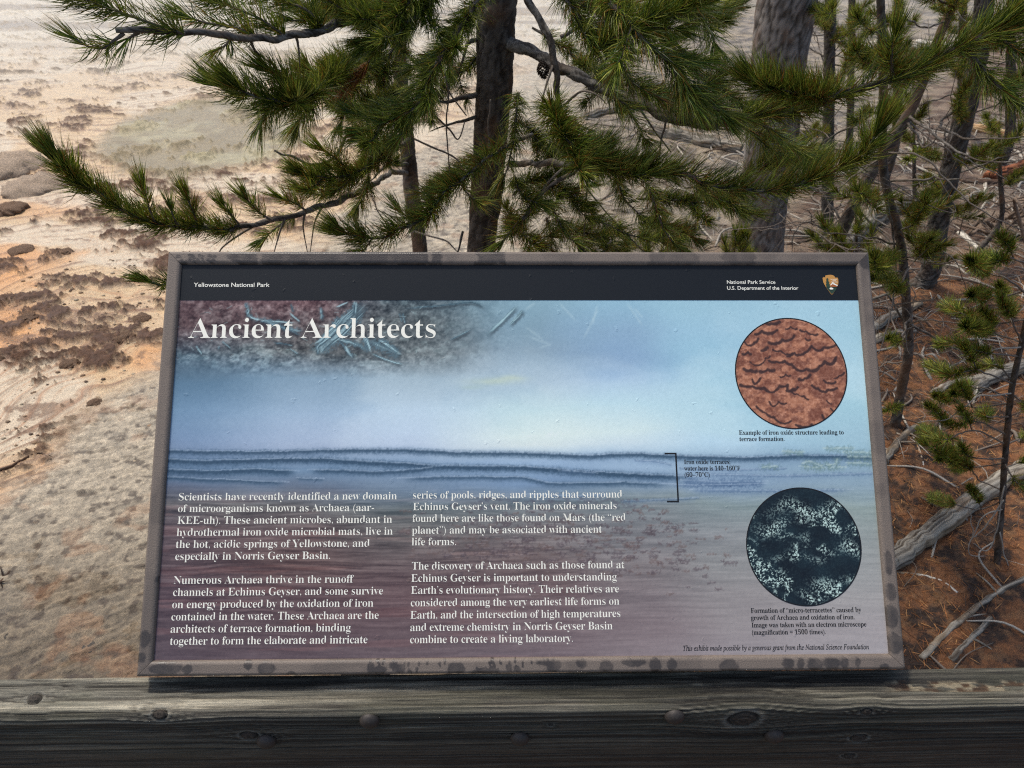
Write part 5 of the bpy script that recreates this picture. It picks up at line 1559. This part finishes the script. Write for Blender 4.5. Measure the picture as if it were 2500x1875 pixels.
small_tree('pine_tree', 'thin straight grey stem just right of the thickest grey trunk', [base_at(1782, 5.0), at(1786, 530, 5.0), at(1788, 400, 5.0), at(1790, 250, 5.0), at(1792, 100, 5.0), at(1795, -60, 5.0), at(1796, -250, 5.0)],
           [.05, .045, .042, .038, .036, .034, .03], m_bark2,
           [([(1790, 280, 5.0), (1765, 290, 4.7), (1750, 300, 4.6)], .006, BK), ([(1790, 60, 5.0), (1760, 45, 4.7), (1750, 20, 4.6)], .006, dict(BK, per_m=5500)), ([(1790, 90, 5.0), (1830, 75, 4.8), (1850, 50, 4.7)], .006, BK),
            ([(1790, 180, 5.0), (1820, 160, 4.8), (1835, 110, 4.7)], .006, BK)], seed=21,
           twigs=[([(1790, 130, 5.0), (1830, 100, 4.8), (1870, 20, 4.7)], .005), ([(1790, 500, 5.0), (1740, 480, 4.6), (1715, 510, 4.5), (1710, 560, 4.5)], .008)])
small_tree('pine_tree', 'slender dark stem curving down to the litter just right of the sign frame',
           [ground_at(1935, 922) + Vector((0, 0, -.03)), at(1945, 850, 2.68), at(1962, 762, 2.68), at(1958, 660, 2.68), at(1950, 560, 2.68), at(1938, 490, 2.68), at(1918, 420, 2.68), at(1906, 330, 2.68), at(1908, 200, 2.68), at(1905, 80, 2.68), at(1900, -60, 2.68), at(1895, -250, 2.68)],
           [.026, .022, .021, .020, .019, .018, .017, .016, .015, .015, .013, .01], m_bark,
           [([(1945, 540, 2.68), (1920, 560, 2.4), (1895, 580, 2.2), (1885, 560, 2.15)], .005, dict(per_m=6500, nl=.052, start=.3)),
            ([(1955, 650, 2.68), (1925, 610, 2.4), (1890, 600, 2.25)], .004, dict(per_m=5500, nl=.05, start=.3)),
            ([(1908, 250, 2.68), (1880, 240, 2.6), (1850, 260, 2.5)], .004, dict(per_m=3500, nl=.05, start=.3)), ([(1905, 80, 2.68), (1880, 60, 2.6), (1850, 40, 2.5)], .004, dict(per_m=4500, nl=.05, start=.3)),
            ([(1960, 720, 2.68), (1940, 740, 2.6), (1920, 730, 2.55)], .003, dict(per_m=5500, nl=.045, start=.3)), ([(1945, 860, 2.68), (1935, 880, 2.6), (1915, 890, 2.55)], .003, dict(per_m=4500, nl=.04, start=.3))], seed=22,
           twigs=[([(1955, 600, 2.68), (1975, 640, 2.6), (1960, 740, 2.6)], .003), ([(1912, 400, 2.68), (1925, 480, 2.65), (1935, 600, 2.62)], .008), ([(1906, 300, 2.68), (1850, 310, 2.6), (1800, 300, 2.5)], .003),
                  ([(1960, 700, 2.68), (2010, 690, 2.5), (2070, 700, 2.4), (2140, 690, 2.35)], .004), ([(1920, 330, 2.68), (1990, 340, 2.5), (2060, 400, 2.4), (2140, 470, 2.3), (2220, 500, 2.3)], .004),
                  ([(1960, 560, 2.68), (2020, 570, 2.5), (2100, 560, 2.4), (2220, 590, 2.3)], .004)])
small_tree('dead_snag', 'leafless leaning pole slanting from upper right down behind the sign', [Vector((at(1700, 700, 3.4).x, 3.4, GZ - .05)), at(1790, 560, 3.4), at(1848, 432, 3.4), at(1916, 320, 3.4), at(1959, 252, 3.4), at(1992, 176, 3.4), at(2042, 47, 3.4), at(2078, -20, 3.4), at(2130, -150, 3.4)],
           [.040, .034, .030, .028, .026, .024, .018, .014, .01], m_bark, [([(2042, 40, 3.4), (2060, 10, 3.3), (2080, -10, 3.25)], .006, BK), ([(2060, 10, 3.4), (2020, 0, 3.3), (1990, -10, 3.25)], .006, BK)], 'dead tree', 23,
           twigs=[([(1962, 250, 3.4), (2010, 285, 3.1), (2080, 335, 2.9), (2150, 352, 2.8), (2230, 345, 2.7)], .007), ([(1880, 380, 3.4), (1850, 370, 3.2), (1800, 380, 3.1)], .004), ([(2000, 170, 3.4), (1960, 150, 3.2), (1900, 120, 3.1), (1860, 60, 3.0)], .006),
                  ([(1860, 415, 3.4), (1900, 480, 3.2), (1990, 520, 3.0), (2060, 560, 2.9), (2090, 640, 2.9)], .005), ([(2045, 45, 3.4), (2000, 60, 3.3), (1950, 30, 3.2), (1930, 0, 3.2)], .005)])
sap = small_tree('pine_sapling', 'spindly young pine with tufted twigs at the right edge of the picture', [ground_at(2155, 1226) + Vector((0, 0, -.03)), at(2165, 1082, 1.85), at(2171, 987, 1.85), at(2184, 852, 1.85), at(2205, 750, 1.85), at(2228, 640, 1.85), at(2250, 500, 1.85), at(2290, 300, 1.85)],
                 [.013, .011, .010, .0095, .009, .008, .007, .005], m_bark, [], 'tree', 24)
SK = dict(per_m=6500, nl=.034, brown=.13, start=.45, wid=.0013, lean=.9)
for i, L in enumerate([[(2222, 640), (2170, 600), (2130, 590), (2100, 570)], [(2240, 580), (2190, 560), (2150, 565), (2120, 560)], [(2215, 690), (2130, 700), (2080, 680), (2040, 660)], [(2208, 740), (2150, 720), (2110, 715), (2090, 705)],
                       [(2200, 770), (2120, 760), (2060, 740), (2030, 745)], [(2190, 830), (2110, 800), (2050, 810), (2010, 790)], [(2184, 860), (2130, 840), (2080, 835), (2060, 850)], [(2184, 870), (2100, 880), (2050, 865), (2020, 855)],
                       [(2176, 940), (2110, 910), (2060, 920), (2010, 880)], [(2174, 960), (2100, 930), (2040, 950), (1990, 930)], [(2172, 990), (2110, 990), (2060, 975), (2030, 990)], [(2170, 1000), (2100, 1010), (2050, 990), (2000, 960)],
                       [(2168, 1060), (2120, 1040), (2090, 1010), (2060, 1010)], [(2168, 1080), (2120, 1100), (2060, 1090), (2010, 1075)], [(2185, 850), (2210, 870), (2240, 890)], [(2174, 960), (2200, 950), (2230, 940)], [(2170, 1010), (2200, 1000), (2230, 990)],
                       [(2206, 740), (2190, 700), (2170, 650), (2160, 620)], [(2230, 620), (2180, 640), (2140, 640), (2100, 640)], [(2170, 1000), (2195, 1040), (2225, 1060)], [(2180, 900), (2140, 900), (2120, 890)], [(2190, 830), (2160, 790), (2120, 790)]]):
    n_ = len(L)
    Ds = [1.85 + (rng.random() - .6) * .25 * k for k in range(n_)]
    bough(sap, [at(u, v, D) for (u, v), D in zip(L, Ds)], .003, .0014, dict(SK), [(A2([(L[1][0], L[1][1], Ds[1]), (L[1][0] - 10, L[1][1] - 25, Ds[1] - .03), (L[1][0] - 25, L[1][1] - 45, Ds[1] - .06)]), dict(SK, start=.3))] if n_ > 3 and i % 2 else (), seed=240 + i, jit=.003)
for i, L in enumerate([[(2168, 1080), (2110, 1160), (2100, 1140), (2090, 1090)], [(2165, 1100), (2120, 1120), (2090, 1190), (2130, 1200)], [(2160, 1150), (2180, 1230), (2212, 1290)], [(2170, 1050), (2140, 1180), (2100, 1175)], [(2184, 850), (2100, 860), (2060, 900), (1980, 910)], [(2205, 750), (2130, 760), (2040, 790), (1990, 760)]]):
    bough(sap, A2(L, 1.8), .0026, .0012, None, name='dead_twig', m=m_dead, seed=280 + i)
for key, D_, LL in (('slender dark stem', 2.68, [[(1906, 200), (1935, 180), (1965, 150), (1990, 120)], [(1908, 150), (1875, 140), (1850, 110)], [(1915, 420), (1880, 430), (1850, 410)], [(1950, 560), (1985, 545), (2010, 520)], [(1940, 500), (1975, 480), (2000, 440)]]),
                    ('slightly leaning', 4.1, [[(2090, 220), (2130, 200), (2180, 190), (2210, 160)], [(2100, 180), (2060, 150), (2030, 110)], [(2050, 360), (2090, 350), (2130, 320)], [(2030, 470), (2070, 460), (2110, 430)], [(2110, 120), (2150, 100), (2190, 60)], [(2020, 520), (1985, 520), (1960, 490)]])):
    t = [o for o in col.objects if o.get('label') and key in o['label']][0]
    for k, L in enumerate(LL):
        L = [(u, v, D_ - .12 * q_) for q_, (u, v) in enumerate(L)]
        bough(t, A2(L), .005, .0018, dict(per_m=5200, nl=.055, brown=.15, start=.25, wid=.0014), seed=960 + k, fill=3)
# clutter of dry twigs on the right-hand trunks
for t in [o for o in list(col.objects) if o.get('label') and ('slender dark stem' in o['label'] or 'leafless leaning' in o['label'] or 'slightly leaning' in o['label'] or 'thin straight grey' in o['label'])]:
    tr_ = [c for c in t.children if c.name.startswith('trunk')][0].data
    nv = len(tr_.vertices)
    for k in range(15):
        v = tr_.vertices[int(nv * (.15 + .6 * rng.random()))].co + t.location
        if v.z > 1.3: continue
        a = rng.random() * 2 * PI; ln = .25 + .45 * rng.random()
        d = Vector((math.cos(a), math.sin(a) * .6, rng.normal() * .35))
        e = v + d * ln * .55 + Vector((0, 0, -.02 + .05 * rng.normal())); f = v + d * ln + Vector(rng.normal(size=3)) * .06
        side = [([e, e + Vector(rng.normal(size=3)) * .07, e + Vector(rng.normal(size=3)) * .14], None) for _q in range(2)]
        bough(t, [v, e, f], .0035 + .003 * rng.random(), .0015, None, side, name='dead_twig', seed=900 + k, jit=.012)
# far stems and greenery at the top right
far = [('slim distant pine with dark tufts above the large trunk, top of the picture', 1835, 7.0, .04, [(1840, 40), (1815, 90), (1860, 20), (1800, 60), (1880, 70)]),
       ('distant bushy pine left of the leaning pole, top right', 1935, 6.0, .045, [(1940, 20), (1900, 40), (1960, 60), (1915, 90), (1880, 110), (1950, 110)]),
       ('far pine stem beyond the leaning trunk at upper right', 2075, 7.5, .05, [(2080, 20), (2050, 60), (2100, 40), (2040, 30)]),
       ('small distant pine with yellowish tufts between the big trunk and the thin stem', 1720, 6.2, .03, [(1745, 290), (1760, 330), (1735, 350), (1750, 380)]),
       ('distant stem at the far right corner', 2180, 6.5, .05, [(2190, 40), (2160, 80), (2205, 20)])]
for i, (lab, u, D, r, T_) in enumerate(far):
    t = thing('pine_tree', lab, 'tree', tuple(Vector((at(u, 300, D).x, D, GZ))))
    trunk(t, [Vector((t.location.x, D, GZ - .1)), at(u, 300, D), at(u + 4, 100, D), at(u + 6, -60, D), at(u + 8, -300, D)], [r, r * .85, r * .75, r * .7, r * .4], m_bark2 if i != 1 else m_bark, 12, .1, seed=300 + i)
    for j, (a, b_) in enumerate(T_):
        bough(t, A2([(u + 3, b_ + 15, D), ((u + a) / 2, b_ + 10, D - .2), (a, b_, D - .3), (a + (a - u) * .5, b_ - 12, D - .35)]), .008, .003, dict(per_m=2600, nl=.07, wid=.0024, start=.3, brown=.12), seed=310 + i * 10 + j)
for i, (lab, u, D, T_) in enumerate([('bushy young pine beyond the litter at upper right, right of the leaning grey-brown trunk', 2160, 4.6, [(2150, 330), (2190, 300), (2120, 350), (2200, 380), (2140, 270)]),
                                     ('young pine with dull green tufts between the dark curved stem and the leaning trunk', 1975, 5.0, [(1960, 210), (1990, 250), (1940, 240), (1985, 180), (1950, 290)])]):
    t = thing('pine_sapling', lab, 'tree', tuple(Vector((at(u, 400, D).x, D, GZ))))
    trunk(t, [Vector((t.location.x, D, GZ - .05)), at(u, 480, D), at(u, 380, D), at(u - 2, min(q[1] for q in T_) - 10, D)], [.02, .018, .014, .006], m_bark, 8, .1, seed=370 + i)
    for j, (a, b_) in enumerate(T_):
        bough(t, A2([(u, b_ + 25, D), ((u + a) / 2, b_ + 12, D - .1), (a, b_, D - .2), (a + (a - u) * .4, b_ - 18, D - .25)]), .005, .002, dict(per_m=3200, nl=.06, wid=.0018, start=.2, brown=.12), seed=380 + i * 10 + j)
# young bushy pines behind the boughs in the middle
for i, (lab, u, D, T_) in enumerate([('low young pine with bright tufts behind the middle of the top frame edge', 1400, 3.3, [(1390, 505), (1350, 520), (1430, 500), (1460, 530), (1330, 545), (1400, 540)]),
                                     ('little green seedling pine at the foot of the thickest grey trunk', 1585, 3.7, [(1590, 520), (1610, 535), (1570, 545)]),
                                     ('young pine tufts showing right behind the upper right frame corner', 1850, 3.3, [(1790, 500), (1820, 530), (1770, 530), (1855, 490), (1840, 380), (1880, 520)])]):
    t = thing('pine_sapling', lab, 'tree', tuple(Vector((at(u, 500, D).x, D, GZ))))
    trunk(t, [Vector((t.location.x, D, GZ - .05)), at(u, 600, D), at(u, 540, D), at(u - 2, min(q[1] for q in T_) - 10, D)], [.014, .012, .009, .004], m_bark, 8, .1, seed=350 + i)
    for j, (a, b_) in enumerate(T_):
        bough(t, A2([(u, b_ + 25, D), ((u + a) / 2, b_ + 12, D - .05), (a, b_, D - .1), (a + (a - u) * .2, b_ - 20, D - .1)]), .004, .002, dict(per_m=4000, nl=.05, wid=.0016, start=.3, brown=.12), seed=360 + i * 10 + j)


# =================================================================== LOGS, STICKS, ROCKS, LITTER
def lie(name, lab, cat, L, r, m, taper=.7, rough=.15, seed=0, sides=12, group=None, lift=.0, forks=()):
    """a piece of wood lying on the ground along picture points"""
    P = []
    for k, (u, v) in enumerate(L):
        g0 = ground_at(u, v)
        P.append(g0 + Vector((0, 0, r * .7 + lift)))
    q = catmull(P, 7)
    q = [p + Vector(rng.normal(size=3)) * r * .12 for p in q]
    kind = {'bleached_log': 'log', 'dead_wood': 'white', 'fresh_wood': 'tan', 'red_rot': 'red', 'dark_dead_wood': 'brown'}[m.name.split('.')[0]]
    P_ = np.array([list(p) for p in q]); sg = np.linalg.norm(np.diff(P_, axis=0), axis=1); cu_ = np.concatenate([[0], np.cumsum(sg)])
    tt = np.linspace(0, cu_[-1], int(max(24, min(260, cu_[-1] / .008))))
    q = [Vector([float(np.interp(t_, cu_, P_[:, c_])) for c_ in range(3)]) for t_ in tt]
    r2 = np.linspace(r, r * taper, len(q)) * (1 + .22 * (vnoise(tt * 9 / max(r * 30, .3) + seed, tt * 0, 3) - .5))
    sd_ = max(8, min(48, int(2 * PI * r / .006)))
    parts = [wood_tube(q, r2, kind, sd_, seed, rough * .5, False)]
    for (i, d, ln, rr_) in forks:
        b0 = q[int(i * (len(q) - 1))]; d = Vector(d).normalized()
        qf = catmull([b0, b0 + d * ln * .5, b0 + d * ln + Vector((0, 0, -.01))], 6)
        parts.append(wood_tube(qf, np.linspace(rr_, rr_ * .3, len(qf)), kind, 8, seed + 9, .08, False))
    V, Q, Tt, Cc = merge(parts); m = m_woodtube
    c = np.array(list(P[0])); c[2] -= r
    o = link(name, mesh_np(name, V - c, Q, Tt, colors=Cc, smooth=True), m)
    o.location = c
    return tag(o, lab, cat, group)


lie('fallen_log', 'thick bleached log lying on brown needles beside the lower right of the sign', 'log', [(1905, 1235), (1990, 1175), (2070, 1110), (2150, 1055), (2240, 1000)], .042, m_log, .85, .28, 1, 20)
lie('fallen_log', 'short pale log at the right edge beneath the sapling tufts', 'log', [(2090, 850), (2150, 822), (2240, 790)], .045, m_log, .9, .25, 2, 18)
lie('fallen_log', 'whitish knobbly log slanting up right beside the upper right frame corner', 'log', [(1800, 560), (1850, 515), (1900, 480), (1960, 448)], .075, m_log, .8, .3, 3, 20)
lie('dead_branch', 'smooth white curved stick beside the lower right sign frame', 'branch', [(1930, 1243), (1985, 1248), (2030, 1262), (2064, 1288)], .0065, m_dead, .8, .1, 4, 8)
lie('dead_branch', 'long grey branch running up to the right above the rail', 'branch', [(1985, 1432), (2040, 1375), (2100, 1325), (2160, 1285), (2230, 1250)], .012, m_log, .8, .2, 5, 10, forks=((.4, (1, .2, .1), .10, .005), (.7, (-.3, 1, .1), .1, .005)))
lie('dead_branch', 'short stubby grey branch nearest the rail at right', 'branch', [(2048, 1434), (2090, 1390), (2134, 1345)], .011, m_log, .8, .25, 6, 10, forks=((.5, (.6, -.6, .15), .07, .006),))
lie('dead_branch', 'thin pale twig looping over the needles near the frame corner', 'branch', [(2000, 1300), (1988, 1335), (2012, 1384), (2060, 1400), (2118, 1396)], .003, m_dead, .7, .1, 7, 6)
lie('dead_branch', 'fine curved twig beside the lower frame side', 'branch', [(1945, 1290), (1990, 1295), (2050, 1325)], .003, m_dead, .6, .1, 8, 6)
lie('wood_splinter', 'bright white splinter of wood under the leaning pole', 'splinter', [(1960, 441), (1985, 455), (2008, 468)], .022, m_tan, .5, .1, 9, 6)
lie('wood_splinter', 'white broken stick lower, beside the leaning grey-brown trunk base', 'splinter', [(2068, 512), (2088, 530), (2108, 550)], .020, m_dead, .8, .1, 10, 6)
lie('wood_splinter', 'small upright-looking pale chip among dark roots', 'splinter', [(2126, 402), (2124, 440)], .016, m_dead, .8, .1, 11, 6)
lie('fallen_log', 'long tan debarked log far at the right edge', 'log', [(2085, 285), (2150, 298), (2240, 308)], .05, m_tan, .8, .15, 12, 10)
lie('fallen_log', 'reddish rotting log at the right edge among roots', 'log', [(2130, 396), (2180, 380), (2240, 362)], .055, mat('red_rot', srgb(142, 84, 56), .9, noise=(20, .4)), .8, .3, 13, 10)
lie('fallen_log', 'thin dark fallen pole behind the roots at right', 'log', [(2070, 402), (2150, 403), (2240, 398)], .028, m_darkw, .8, .2, 14, 8)
lie('fallen_log', 'grey half-buried log behind the sapling', 'log', [(2010, 860), (2060, 835), (2120, 820)], .02, m_log, .8, .3, 15, 10)
lie('fallen_log', 'grey root-like log at the middle of the right frame side', 'log', [(1880, 720), (1925, 690), (1985, 665)], .030, m_log, .6, .35, 16, 12, forks=((.3, (1, .3, .1), .16, .012), (.6, (.8, -.6, .1), .14, .010)))
lie('fallen_log', 'second grey root lying just below the root-like log', 'log', [(1880, 745), (1925, 725), (1975, 720)], .022, m_log, .6, .35, 17, 12)
lie('fallen_log', 'weathered branch leaning from the frame side towards the sapling', 'log', [(1905, 1010), (1940, 960), (1975, 930)], .018, m_log, .7, .3, 18, 10, forks=((.5, (.9, -.1, .1), .12, .006), (.8, (.5, -.8, .1), .12, .006)))
lie('dead_branch', 'curving grey twig hanging down beside the frame, mid right', 'branch', [(1935, 940), (1975, 965), (1992, 1010), (1985, 1035)], .005, m_dead, .7, .15, 19, 7)
lie('fallen_log', 'pale log with bark lying beyond the boughs, middle distance', 'log', [(1260, 262), (1330, 245), (1420, 238)], .05, m_log, .8, .3, 20, 12)
lie('fallen_log', 'grey fallen trunk behind the hanging foxtails, right of centre', 'log', [(1400, 290), (1500, 310), (1600, 330)], .07, m_log, .8, .3, 21, 12)
lie('fallen_log', 'far pale driftwood at the top between the trunks', 'log', [(1830, 130), (1930, 110), (2050, 120)], .12, m_dead, .7, .3, 22, 10)
# left side driftwood
lie('dead_branch', 'dark crooked dead branch on the pale sinter at the left edge', 'branch', [(-30, 1022), (20, 1012), (60, 990), (90, 982), (112, 998)], .009, m_darkw, .5, .3, 23, 8, forks=((.5, (.6, .8, .1), .07, .004), (.8, (.9, -.3, .1), .05, .003)))
o = lie('dead_branch', 'tangled dark driftwood scrap at the lower left edge', 'branch', [(-40, 1290), (-5, 1265), (25, 1232)], .009, m_darkw, .5, .3, 24, 8, forks=((.2, (.4, -.8, .3), .06, .005), (.5, (.9, .1, .4), .05, .004), (.7, (-.5, .7, .4), .06, .004), (.6, (.6, -.7, .2), .05, .004)))

# root tangle at the right edge
parts = []
c0 = on_ground(2190, 520)
for k in range(70):
    a = rng.random() * PI * 2
    p0 = c0 + Vector((rng.normal() * .35, rng.normal() * .22, abs(rng.normal()) * .12))
    d = Vector((math.cos(a), math.sin(a) * .6, rng.normal() * .5)); ln = .18 + rng.random() * .4
    s2 = Vector(rng.normal(size=3)) * .12
    q = catmull([p0, p0 + d * ln * .5 + s2, p0 + d * ln + Vector((0, 0, -.05))], 6)
    r = .004 + rng.random() * .012
    parts.append(tube_arrays(q, np.linspace(r, r * .4, len(q)), 6, .1, k))
V, Q, Tt, _x = merge(parts)
o = link('root_mass', mesh_np('root_mass', V - np.array([c0.x, c0.y, GZ]), Q, Tt, smooth=True), mat('root_brown', srgb(112, 94, 78), .9, noise=(20, .45)))
o.location = (c0.x, c0.y, GZ)
tag(o, 'tangled brown root mass of an upturned tree at the right edge', 'roots'); o['kind'] = 'stuff'

# scattered twigs (nobody could count them)
parts = []; cols = []
def rnd_ground(n, x0, x1, y0, y1, f):
    out = []
    while len(out) < n:
        x = x0 + (x1 - x0) * rng.random(); y = y0 + (y1 - y0) * rng.random()
        if f(x, y): out.append((x, y))
    return out
fmk = lambda x, y: (float(forest_mask(np.array([x]), np.array([y]))[0]) > .35 or (y > 3 and x > .1 + .12 * y and rng.random() < .5)) and abs(x) < .75 * y + .9
for (x, y) in rnd_ground(2600, -.2, 6.5, 1.2, 8.0, lambda x, y: fmk(x, y) and (y > 2.4 or rng.random() < .35)):
    a = rng.random() * PI; ln = (.05 + rng.random() ** 2 * .30) * (1 + .12 * y)
    d = Vector((math.cos(a), math.sin(a), 0)); s2 = Vector((-d.y, d.x, 0)) * rng.normal() * .12 * ln
    z = gz(x, y); p0 = Vector((x, y, z + .003))
    r = (.0008 + rng.random() ** 4 * .0055) * (1 + .2 * y)
    q = catmull([p0, p0 + d * ln * .5 + s2 + Vector((0, 0, .01 + rng.random() * .03)), p0 + d * ln + Vector((0, 0, rng.random() * .02))], 4)
    V, Q, Tt = tube_arrays(q, np.linspace(r, r * .5, len(q)), 5)
    cc = lin([(150, 142, 130), (118, 106, 94), (84, 68, 56), (176, 166, 150)][rng.integers(0, 4)])
    parts.append((V, Q, Tt, np.repeat(cc[None], len(V), 0)))
V, Q, Tt, Cc = merge(parts)
o = link('twig_litter', mesh_np('twig_litter', V, Q, Tt, colors=Cc, smooth=True), mat('twig_litter', attr='tint', rough=.9)); o['kind'] = 'stuff'
tag(o, 'loose grey and brown twigs strewn over the forest floor at the right', 'twigs')
# fallen needles
pts = np.array(rnd_ground(26000, .5, 3.6, 1.15, 4.2, lambda x, y: x > .3 + .18 * y and x < .95 * y + .3))
n = len(pts)
zz = GZ + ground_h(pts[:, 0], pts[:, 1])
a = rng.random(n) * 2 * PI
d = np.stack([np.cos(a), np.sin(a), rng.normal(size=n) * .18], -1)
cc = np.array([lin((164, 106, 60)), lin((128, 80, 44)), lin((186, 136, 84)), lin((84, 56, 38))])[rng.integers(0, 4, n)]
arr = needle_arrays(np.stack([pts[:, 0], pts[:, 1], zz + .002 + rng.random(n) * .010], -1), d, rng.normal(size=(n, 3)) * .25, .045 + .02 * rng.random(n), np.full(n, .0021), cc)
o = link('needle_litter', mesh_np('needle_litter', *arr[:3], colors=arr[3]), m_needle_l := mat('needle_litter', attr='tint', rough=.8)); o['kind'] = 'stuff'
tag(o, 'rust-brown carpet of fallen pine needles on the ground at the right', 'needles')


# rocks and crust on the left
def rock_mesh(seed, flat=.5, dens=3):
    import bmesh
    bm = bmesh.new(); bmesh.ops.create_icosphere(bm, subdivisions=dens, radius=1)
    for v in bm.verts:
        c = v.co
        f = float(fbm(np.array([c.x * 1.4 + seed]), np.array([c.y * 1.4 + c.z * 1.1]), seed, 4)[0]); f2 = float(fbm(np.array([c.x * 3.5 + seed]), np.array([c.y * 3.5 + c.z * 3]), seed + 3, 4)[0])
        v.co = c * (.45 + .55 * f + .6 * f2); v.co.z *= flat
    me = bpy.data.meshes.new('rock'); bm.to_mesh(me); bm.free()
    me.polygons.foreach_set('use_smooth', [True] * len(me.polygons))
    return me


m_rk = mat('brown_rock', srgb(124, 98, 76), .85, .3, noise=(30, .5), bump=(60, 1, .01))
m_rg = mat('grey_rock', srgb(158, 138, 116), .8, .3, noise=(26, .6), bump=(40, 1, .01))
m_rd = mat('dark_rock', srgb(104, 96, 86), .7, .4, noise=(20, .4), bump=(60, 1, .01))
rocks = [(22, 362, 75, 40, m_rg, 'broad grey-brown mound at the left edge, highest of the left mounds'), (80, 405, 60, 30, m_rg, 'rounded grey boulder touching the left mound'),
         (20, 452, 40, 26, m_rk, 'brown boulder below the grey one at the left edge'), (45, 540, 30, 10, m_rk, 'flat brown stone on white runoff at far left'),
         (268, 735, 34, 20, m_rk, 'largest dark brown crust lump left of the sign'), (215, 720, 28, 14, m_rk, 'brown crust lump just left of the largest one'),
         (305, 690, 26, 14, m_rk, 'brown crust lump nearest the sign frame'), (150, 790, 24, 12, m_rk, 'small brown lump below the crust row'),
         (205, 870, 20, 12, m_rk, 'solitary brown stone on the pale slope below the crust'), (140, 545, 22, 8, m_rk, 'low brown stone under the foxtail bough'),
         (195, 1402, 30, 14, m_rd, 'dark bluish stone in the wet gravel near the rail'), (325, 1262, 14, 9, m_tan, 'small yellowish pebble beside the sign frame'),
         (15, 1375, 26, 10, m_rd, 'dark stone at the lower left edge'), (62, 690, 26, 10, m_rk, 'brown stone on orange-stained crust at far left'),
         (10, 770, 30, 12, m_rk, 'flat brown crust at left edge, level with the sign title')]
for i, (u, v, ru, rv, m, lab) in enumerate(rocks):
    g0 = ground_at(u, v); sc_ = ru * K / F * (g0 - CAM).length
    me = rock_mesh(i + 3, .45, 4); sc_ *= .8 if i < 2 else (.5 if m is m_rd else .68)
    o = link('rock', me, m); o.location = g0 + Vector((0, 0, sc_ * (-.10 if i < 2 else .01))); o.scale = (sc_, sc_ * 1.0, sc_ * (.9 if rv / ru > .4 else .7)); o.rotation_euler = (0, 0, rng.random() * 6)
    tag(o, lab, 'rock')
# crumbs of crust
parts = []
base_me = rock_mesh(77, .6, 1)
bv = np.array([list(v.co) for v in base_me.vertices]); bf = np.array([list(p.vertices) for p in base_me.polygons])
cnt = 0
while cnt < 3200:
    u = rng.random() * 470 - 20; v = 560 + rng.random() * 880
    if cnt % 6 == 0: v = 690 + rng.normal() * 60; u = rng.random() * 340
    if cnt % 6 > 2: v = 900 + rng.random() * 540
    p = on_ground(u, v)
    x, y = p.x, p.y
    s = (.0015 + rng.random() ** 5 * .009) * (.8 + .2 * y)
    V = bv * s * np.array([1, 1, .6]) + np.array([x, y, gz(x, y) + s * .2])
    cc = lin([(112, 92, 72), (84, 66, 52), (160, 144, 120), (136, 110, 84)][rng.integers(0, 4)])
    parts.append((V, None, bf, np.repeat(cc[None], len(V), 0))); cnt += 1
V, Q, Tt, Cc = merge(parts)
o = link('crust_fragments', mesh_np('crust_fragments', V, Q, Tt, colors=Cc, smooth=True), mat('crust_fragments', attr='tint', rough=.8)); o['kind'] = 'stuff'
tag(o, 'loose crumbs of brown crust and gravel on the pale ground at the left', 'gravel')
